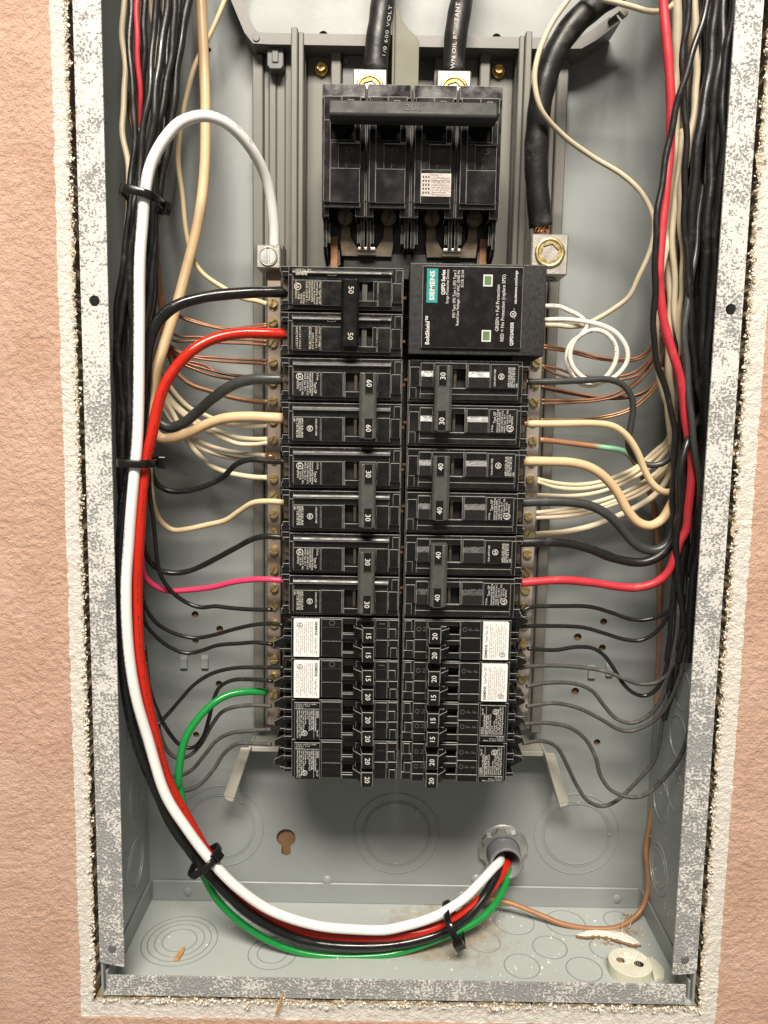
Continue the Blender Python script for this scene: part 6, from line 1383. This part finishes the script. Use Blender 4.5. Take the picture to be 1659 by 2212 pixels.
def wire(name, label, mat, dia, strip, group, pts):
    path = spline(pts)
    path = path[::1]
    ph = random.uniform(0, 6.3); amp = .3 if 6 < dia < 8 else .0 if dia >= 8 else .16
    out = []
    s_ = 0.0
    for i, p in enumerate(path):
        if i: s_ += np.linalg.norm(path[i] - path[i - 1])
        w_ = amp * min(1, s_ / 20)
        if 6 < dia < 8: w_ *= math.sin(s_ / 57 + ph)
        out.append((p[0] + w_ * math.sin(s_ / (9 if dia < 6 else 21) + ph), p[1] + w_ * math.sin(s_ / 12 + ph * 2), p[2] + w_ * math.sin(s_ / 10.5 + ph * 3)))
    if name == 'bundle_wire':      # hand-laid wires wander a little
        la, lb, pa, pb = random.uniform(55, 90), random.uniform(24, 38), random.uniform(0, 6.3), random.uniform(0, 6.3)
        s_ = 0.0
        for i in range(1, len(out)):
            s_ += np.linalg.norm(path[i] - path[i - 1])
            g_ = min(1, s_ / 30)
            p = out[i]
            out[i] = (p[0] + g_ * (.75 * math.sin(s_ / la * 6.28 + pa) + .35 * math.sin(s_ / lb * 6.28 + pb)), p[1] + g_ * 1.0 * math.sin(s_ / la * 5.1 + pb), p[2])
    r = dia / 2
    seg = 10 if dia < 3 else 14 if dia < 8 else 28
    rad = r
    org = tuple(pts[0])
    if strip:
        t = thing(name, org, label, 'wire' if 'cable' not in name else 'cable', group or None)
    mb = MB()
    if mat == 'black_cable' or mat in ('black_wire', 'red_old', 'black_new'):
        rad = [r * (1 + .025 * math.sin(i * .37 + ph) + .02 * math.sin(i * .9 + ph * 2)) for i in range(len(out))]
    mb.tube(out, rad, seg)
    if not strip:
        o = mb.build(name, mat, None, origin=org)
        tag(o, label, 'wire' if 'cable' not in name else 'cable', group or None)
        return o
    loc = [tuple(p[k_] - org[k_] for k_ in range(3)) for p in mb.v]
    mb.v = loc
    mb.build('insulation', mat, t)
    d = Vector(out[0]) - Vector(out[1]); d.normalize()
    L = 5.5
    cb = MB()
    if strip == 'solid':
        cb.tube([tuple(d * -1.5), tuple(d * 2.2), tuple(d * L + Vector((0, .6, -.3)))], r * .52, 8)
    else:
        if strip == 'strandbig': L = 4.5
        nn = 7 if strip == 'strand' else 19
        e1 = d.cross(Vector((0, 1, .1))).normalized(); e2 = d.cross(e1)
        for q_ in range(nn):
            a = q_ * 2.4
            rr_ = r * .62 * math.sqrt(q_ / nn)
            sr = r * (.24 if nn == 7 else .15)
            ptz = [tuple(d * (L * k_ / 4 - 1.5) + (e1 * math.cos(a + k_ * .32) + e2 * math.sin(a + k_ * .32)) * rr_) for k_ in range(5)]
            cb.tube(ptz, sr, 6)
    cb.build('conductor', 'copper_bright' if 'black_new' not in mat else 'copper', t)
    return t
PATHS = {}
for w_ in WIRES:
    PATHS[w_[1]] = (wire(*w_), w_)
def path_text(key, txt, s0, s1, h, side, mat):
    """fine print repeated along a wire's jacket; side turns it round the wire, 0 = towards the room"""
    o, w_ = next(v for k_, v in PATHS.items() if key in k_)
    path = [Vector(p) for p in spline(w_[6])]
    r = w_[3] / 2 + .06
    acc = [0.0]
    for i in range(1, len(path)): acc.append(acc[-1] + (path[i] - path[i - 1]).length)
    mb = MB()
    s_, i, k_ = s0, 0, 0
    while s_ < min(s1, acc[-1] - 3):
        ch = txt[k_ % len(txt)]; k_ += 1
        while acc[i + 1] < s_: i += 1
        p = path[i].lerp(path[i + 1], (s_ - acc[i]) / (acc[i + 1] - acc[i]))
        T_ = (path[i + 1] - path[max(0, i - 1)]).normalized()
        f_ = Vector((0, -1, 0)); f_ = (f_ - T_ * f_.dot(T_)).normalized()
        b_ = T_.cross(f_)
        n_ = f_ * math.cos(side) + b_ * math.sin(side)
        u_ = n_.cross(T_)
        if ch != ' ':
            vs, fs, wd = glyphs(ch, 0.0)
            sc = h / .7
            c = p + n_ * r
            mb.add([tuple(c + T_ * q_[0] * sc + u_ * (q_[1] * sc - h / 2) - Vector(o.location) / MM) for q_ in vs], fs)
        s_ += h * .95
    mb.build('lettering', mat, o)
path_text('thick glossy white', 'AWG 6 (13.3MM2) TYPE THHN OR THWN-2 GAS AND OIL RESISTANT II 600V   ', 60, 640, .95, .75, 'ink_black')
path_text('thick red conductor', 'AWG 6 TYPE THHN OR THWN-2 600V VW-1        ', 30, 420, .9, -.5, 'copper_dark')
path_text('thick glossy black', 'AWG 6 TYPE THHN OR THWN-2 600V VW-1        ', 20, 420, .9, .4, 'ink_faint')
path_text('coiled white pigtail', '1015  AWM           ', 120, 330, 1.3, .5, 'ink_faint')
def cable_text(o, txt, p0, p1, h, mat):
    """print lying along a cable: baseline from p0 to p1 in mm, letters' tops to the left"""
    vs, fs, w = glyphs(txt, 0.0, 1.1)
    a, b = Vector(p0), Vector(p1)
    d = (b - a)
    u_ = d.normalized().cross(Vector((0, 1, 0))).normalized()
    if u_.x > 0: u_ = -u_
    mb = MB()
    sc = h / .70
    mb.add([tuple(a + d * (p[0] / w) + u_ * p[1] * sc - Vector(o.location) / MM) for p in vs], fs)
    mb.build('lettering', mat, o)
cables = [o for o in col.objects if o.name.startswith('service_cable')]
for o in cables:
    if 'right lug' in o['label'] and 'printed' in o['label']:
        cable_text(o, 'WN OIL RESISTANT 600', *PRINT_A, 2.3, 'ink_cream')
    elif 'left lug' in o['label']:
        cable_text(o, '1/0 600 VOLT', *PRINT_B, 1.9, 'handle_grey')
# ================================================================== CABLE TIES
def tie(center, nrm_along, half_w, half_d, width, label, head_ang, tail=6):
    """strap looped round a bundle: center mm, direction of the bundle, half extents across and in depth"""
    A = Vector(nrm_along).normalized()
    U_ = A.cross(Vector((0, -1, 0))).normalized()
    D_ = Vector((0, -1, 0)); D_ = (D_ - A * D_.dot(A)).normalized()
    t = thing('cable_tie', center, label, 'cable tie', 'black cable ties')
    mb = MB()
    n = 40
    vs, fs = [], []
    for i in range(n):
        a = 2 * math.pi * i / n
        ca, sa = math.cos(a), math.sin(a)
        e = .62
        ux = math.copysign(abs(ca) ** e, ca); ud = math.copysign(abs(sa) ** e, sa)
        for rr_, aa in ((0, -1), (0, 1), (1.15, 1), (1.15, -1)):
            vs.append(U_ * ux * (half_w + rr_) + D_ * ud * (half_d + rr_) + A * (aa * width / 2))
    for i in range(n):
        j = (i + 1) % n
        for k_ in range(4):
            l_ = (k_ + 1) % 4
            fs.append((i * 4 + k_, i * 4 + l_, j * 4 + l_, j * 4 + k_))
    mb.add(vs, fs, 0, True)
    mb.build('strap', 'tie_black', t, bevel=.3)
    ca, sa = math.cos(head_ang), math.sin(head_ang)
    c = U_ * ca * (half_w + 1.8) + D_ * sa * (half_d + 1.6)
    hb = MB()
    vs = []
    T_ = (-U_ * sa + D_ * ca).normalized(); N_ = (U_ * ca + D_ * sa).normalized()
    for a_ in (-1, 1):
        for b_ in (-1, 1):
            for c_ in (-1, 1):
                vs.append(c + N_ * a_ * 2.2 + T_ * b_ * 3.2 + A * c_ * (width * .75))
    hb.add(vs, [(0, 1, 3, 2), (4, 6, 7, 5), (0, 4, 5, 1), (2, 3, 7, 6), (0, 2, 6, 4), (1, 5, 7, 3)])
    hb.build('head', 'tie_black', t, bevel=.5, seg=2)
    if tail:
        tb = MB()
        e0 = c + T_ * 3; vs = []
        for q_ in range(2):
            for a_ in (-1, 1):
                for c_ in (-1, 1):
                    vs.append(e0 + T_ * q_ * tail + N_ * (a_ * .5 + q_ * .8) + A * c_ * width * .42)
        tb.add(vs, [(0, 1, 3, 2), (4, 6, 7, 5), (0, 4, 5, 1), (2, 3, 7, 6), (0, 2, 6, 4), (1, 5, 7, 3)])
        tb.build('tail', 'tie_black', t, bevel=.2)
tie((-136, 13, 120.2), (.23, 0, 1), 9.8, 17.6, 4.6, 'black cable tie round the left bundle at the foot of the white arch', -.35, 4)
tie((-141.4, 12, -25.5), (.03, 0, 1), 9.6, 17, 4.6, 'black cable tie round the white and red conductors at midheight', -.3, 3)
tie((-107.7, 18, -273.4), (.6, 0, -.8), 9.6, 11, 4.4, 'black cable tie slanting over the white and black conductors', 2.75, 0)
tie((50.6, 40, -328.2), (.88, 0, .47), 11.2, 14, 4.4, 'black cable tie round the four conductors near the conduit', 1.2, 0)

# ================================================================== CONDUIT CONNECTOR
t = thing('conduit_connector', (90.2, 95, -307.2), 'grey threaded plastic conduit connector with steel locknut in the back panel', 'connector')
mb = MB()
prof = [(13.2, 20)]
y = -1.0
prof = [(9.6, 24), (9.6, -19), (11.2, -19.4)]
yy = -18.6
while yy < -5:
    prof += [(11.9, yy), (11.4, yy + .8)]; yy += 1.5
prof += [(11.9, -3), (11.9, 20)]
mb.lathe(prof, (0, 0, 0), 'y', 40)
mb.build('threaded_pipe', 'pvc_grey', t)
ln = MB()
poly = []
n = 48
for i in range(n):
    a = 2 * math.pi * i / n
    r = 17.4 if (i % 6) in (0, 1, 2) else 15.0
    poly.append((r * math.cos(a), r * math.sin(a)))
ln.plate(poly, [circle(0, 0, 12.2, 36)], -4.8, -.3)
ln.build('locknut', 'zinc', t, bevel=.3)
w_ = MB().lathe([(13.5, -.25), (18.6, -.25), (18.9, .2)], (0, 0, 0), 'y', 40); w_.build('washer', 'zinc', t)

# ================================================================== LOOSE THINGS ON THE FLOOR
t = thing('plastic_bushing', (163.5, 27, FZ), 'broken cream round bushing with two holes lying on the box floor', 'bushing')
hl = [circle(-5.6, 1.8, 2.7, 14), circle(5.2, -1.4, 3.1, 14)]
for cx_, cy_, r_ in ((-5.6, 1.8, 2.65), (5.2, -1.4, 3.05)):
    MB().lathe([(0.01, .6), (r_, .6), (r_, 7.0)], (cx_, cy_, 0), 'z', 16).build('hole_shade', 'stud_wood' if cx_ < 0 else 'breaker_deep', t)  # added dark tubes: the shade inside the holes put into colour
MB().plate(circle(0, 0, 13.6, 36), hl, 0.0, 7.5, plane='xy').build('body', 'cap_cream', t, bevel=.5)
MB().plate([(13, -9), (20, -7), (22.5, 0), (20, 9), (12, 13), (6, 15), (13.8, 6), (14.3, 0), (13.4, -5)], [], .1, 3.0, plane='xy').build('broken_rim', 'cap_cream', t, bevel=.4)
cb = MB()
for _ in range(150):
    a = random.uniform(0, 6.3); r = random.uniform(0, 12)
    p_ = (r * math.cos(a), r * math.sin(a) * .5 + 4)
    if min(math.hypot(p_[0] + 5.6, p_[1] - 1.8), math.hypot(p_[0] - 5.2, p_[1] + 1.4)) < 2.6: continue
    crumb(cb, (*p_, 7.7), random.uniform(.25, .7), 0)
cb.build('grit', 'gypsum', t)
sc_ = thing('plaster_scrap', (158, 59, FZ), 'torn white drywall scrap with dark paper edge behind the broken bushing', 'plaster scrap')
out_ = [(-21, 1.5), (-14, 5.2), (-5, 6.4), (5, 5.0), (13, 4.6), (19, -1.5), (21.5, -6), (16, -7.4), (10, -5.2), (2, -1.8), (-8, .4), (-15, -.4)]
MB().plate([(x + random.gauss(0, .5), y + random.gauss(0, .4)) for x, y in out_], [], .2, 2.6, plane='xy').build('gypsum_piece', 'gypsum', sc_, bevel=.5)
ed = spline([(-21, .8, 1.2), (-14, -1.0, 1.6), (-8, -.2, 1.8), (2, -2.4, 2.0), (10, -6, 1.8), (16, -8.4, 1.6), (21, -7.5, 1.2)], 1.2)
MB().tube(ed, [random.uniform(.5, 1.3) for _ in ed], 7).build('torn_edge', 'stud_wood', sc_)
def fibre(name, c, r, n, label):
    mb = MB()
    for _ in range(n):
        a, e = random.uniform(0, 6.3), random.uniform(0, 1.2)
        p = Vector((c[0] + random.gauss(0, r * .5), c[1] + random.gauss(0, r * .3), c[2] + abs(random.gauss(0, r * .25))))
        d = Vector((math.cos(a) * math.cos(e), math.sin(a) * math.cos(e), math.sin(e))) * random.uniform(.3, .7) * r
        n_ = d.cross(Vector((.2, .5, .8))).normalized() * .25
        mb.add([p - n_, p + n_, p + d + n_ * .4, p + d * .6 - n_], [(0, 1, 2), (0, 2, 3)])
        if random.random() < .4: crumb(mb, tuple(p), r * .09)
    tag(mb.build(name, 'torn_paper'), label, 'paper scrap', 'tan paper scraps on the box floor')
fibre('paper_scrap', (174, 64, FZ), 8, 90, 'tan fuzzy paper scrap by the right box side, behind the plaster strip')
fibre('paper_scrap', (156, 54, FZ), 4.5, 50, 'small tan paper scrap above the broken bushing')
fibre('paper_scrap', (180, 82, FZ), 6, 60, 'tan paper scrap under the bend of the thick brown copper wire')
fibre('paper_scrap', (184, 12, FZ), 6, 70, 'tan paper scrap in the front right corner of the box')
mb = MB().prism([(-131.5, 29), (-128.5, 30), (-127, 38), (-128, 43), (-130.5, 38)], FZ + .3, FZ + 1.8, 'z')
tag(mb.build('wood_splinter', 'wood_chip', bevel=.3), 'orange wood splinter on the big knockout of the box floor', 'splinter')
mb = MB().prism([(50, -345.5), (51.5, -346), (50.8, -352), (49, -357), (48, -356.6), (49.2, -351)], -3.6, -2.2, 'y')
mb = MB().prism([(-58, -346), (-56.4, -346.6), (-57.4, -352.5), (-60, -359), (-61, -358.4), (-58.8, -352)], -4.0, -2.6, 'y')
tag(mb.build('wood_splinter', 'wood_chip', bevel=.3), 'wood splinter sticking over the bottom lip', 'splinter')
g = MB()
for _ in range(420):
    x = random.uniform(-150, 188); y = random.uniform(8, 90)
    if random.random() > (.25 + .75 * (x > 40)): continue
    crumb(g, (x, y, FZ + .2), random.choice((.25, .3, .4, .6, .9)) * random.uniform(.6, 1.1), 0 if random.random() < .7 else 1)
for _ in range(60):
    z = random.uniform(-345, -200); y = random.uniform(20, 90)
    crumb(g, (BX1 - 1.6, y, z), random.uniform(.25, .5), 0)
tag(g.build('plaster_grit', ['gypsum', 'torn_paper']), 'white plaster grit scattered over the box floor', 'grit', kind='stuff')
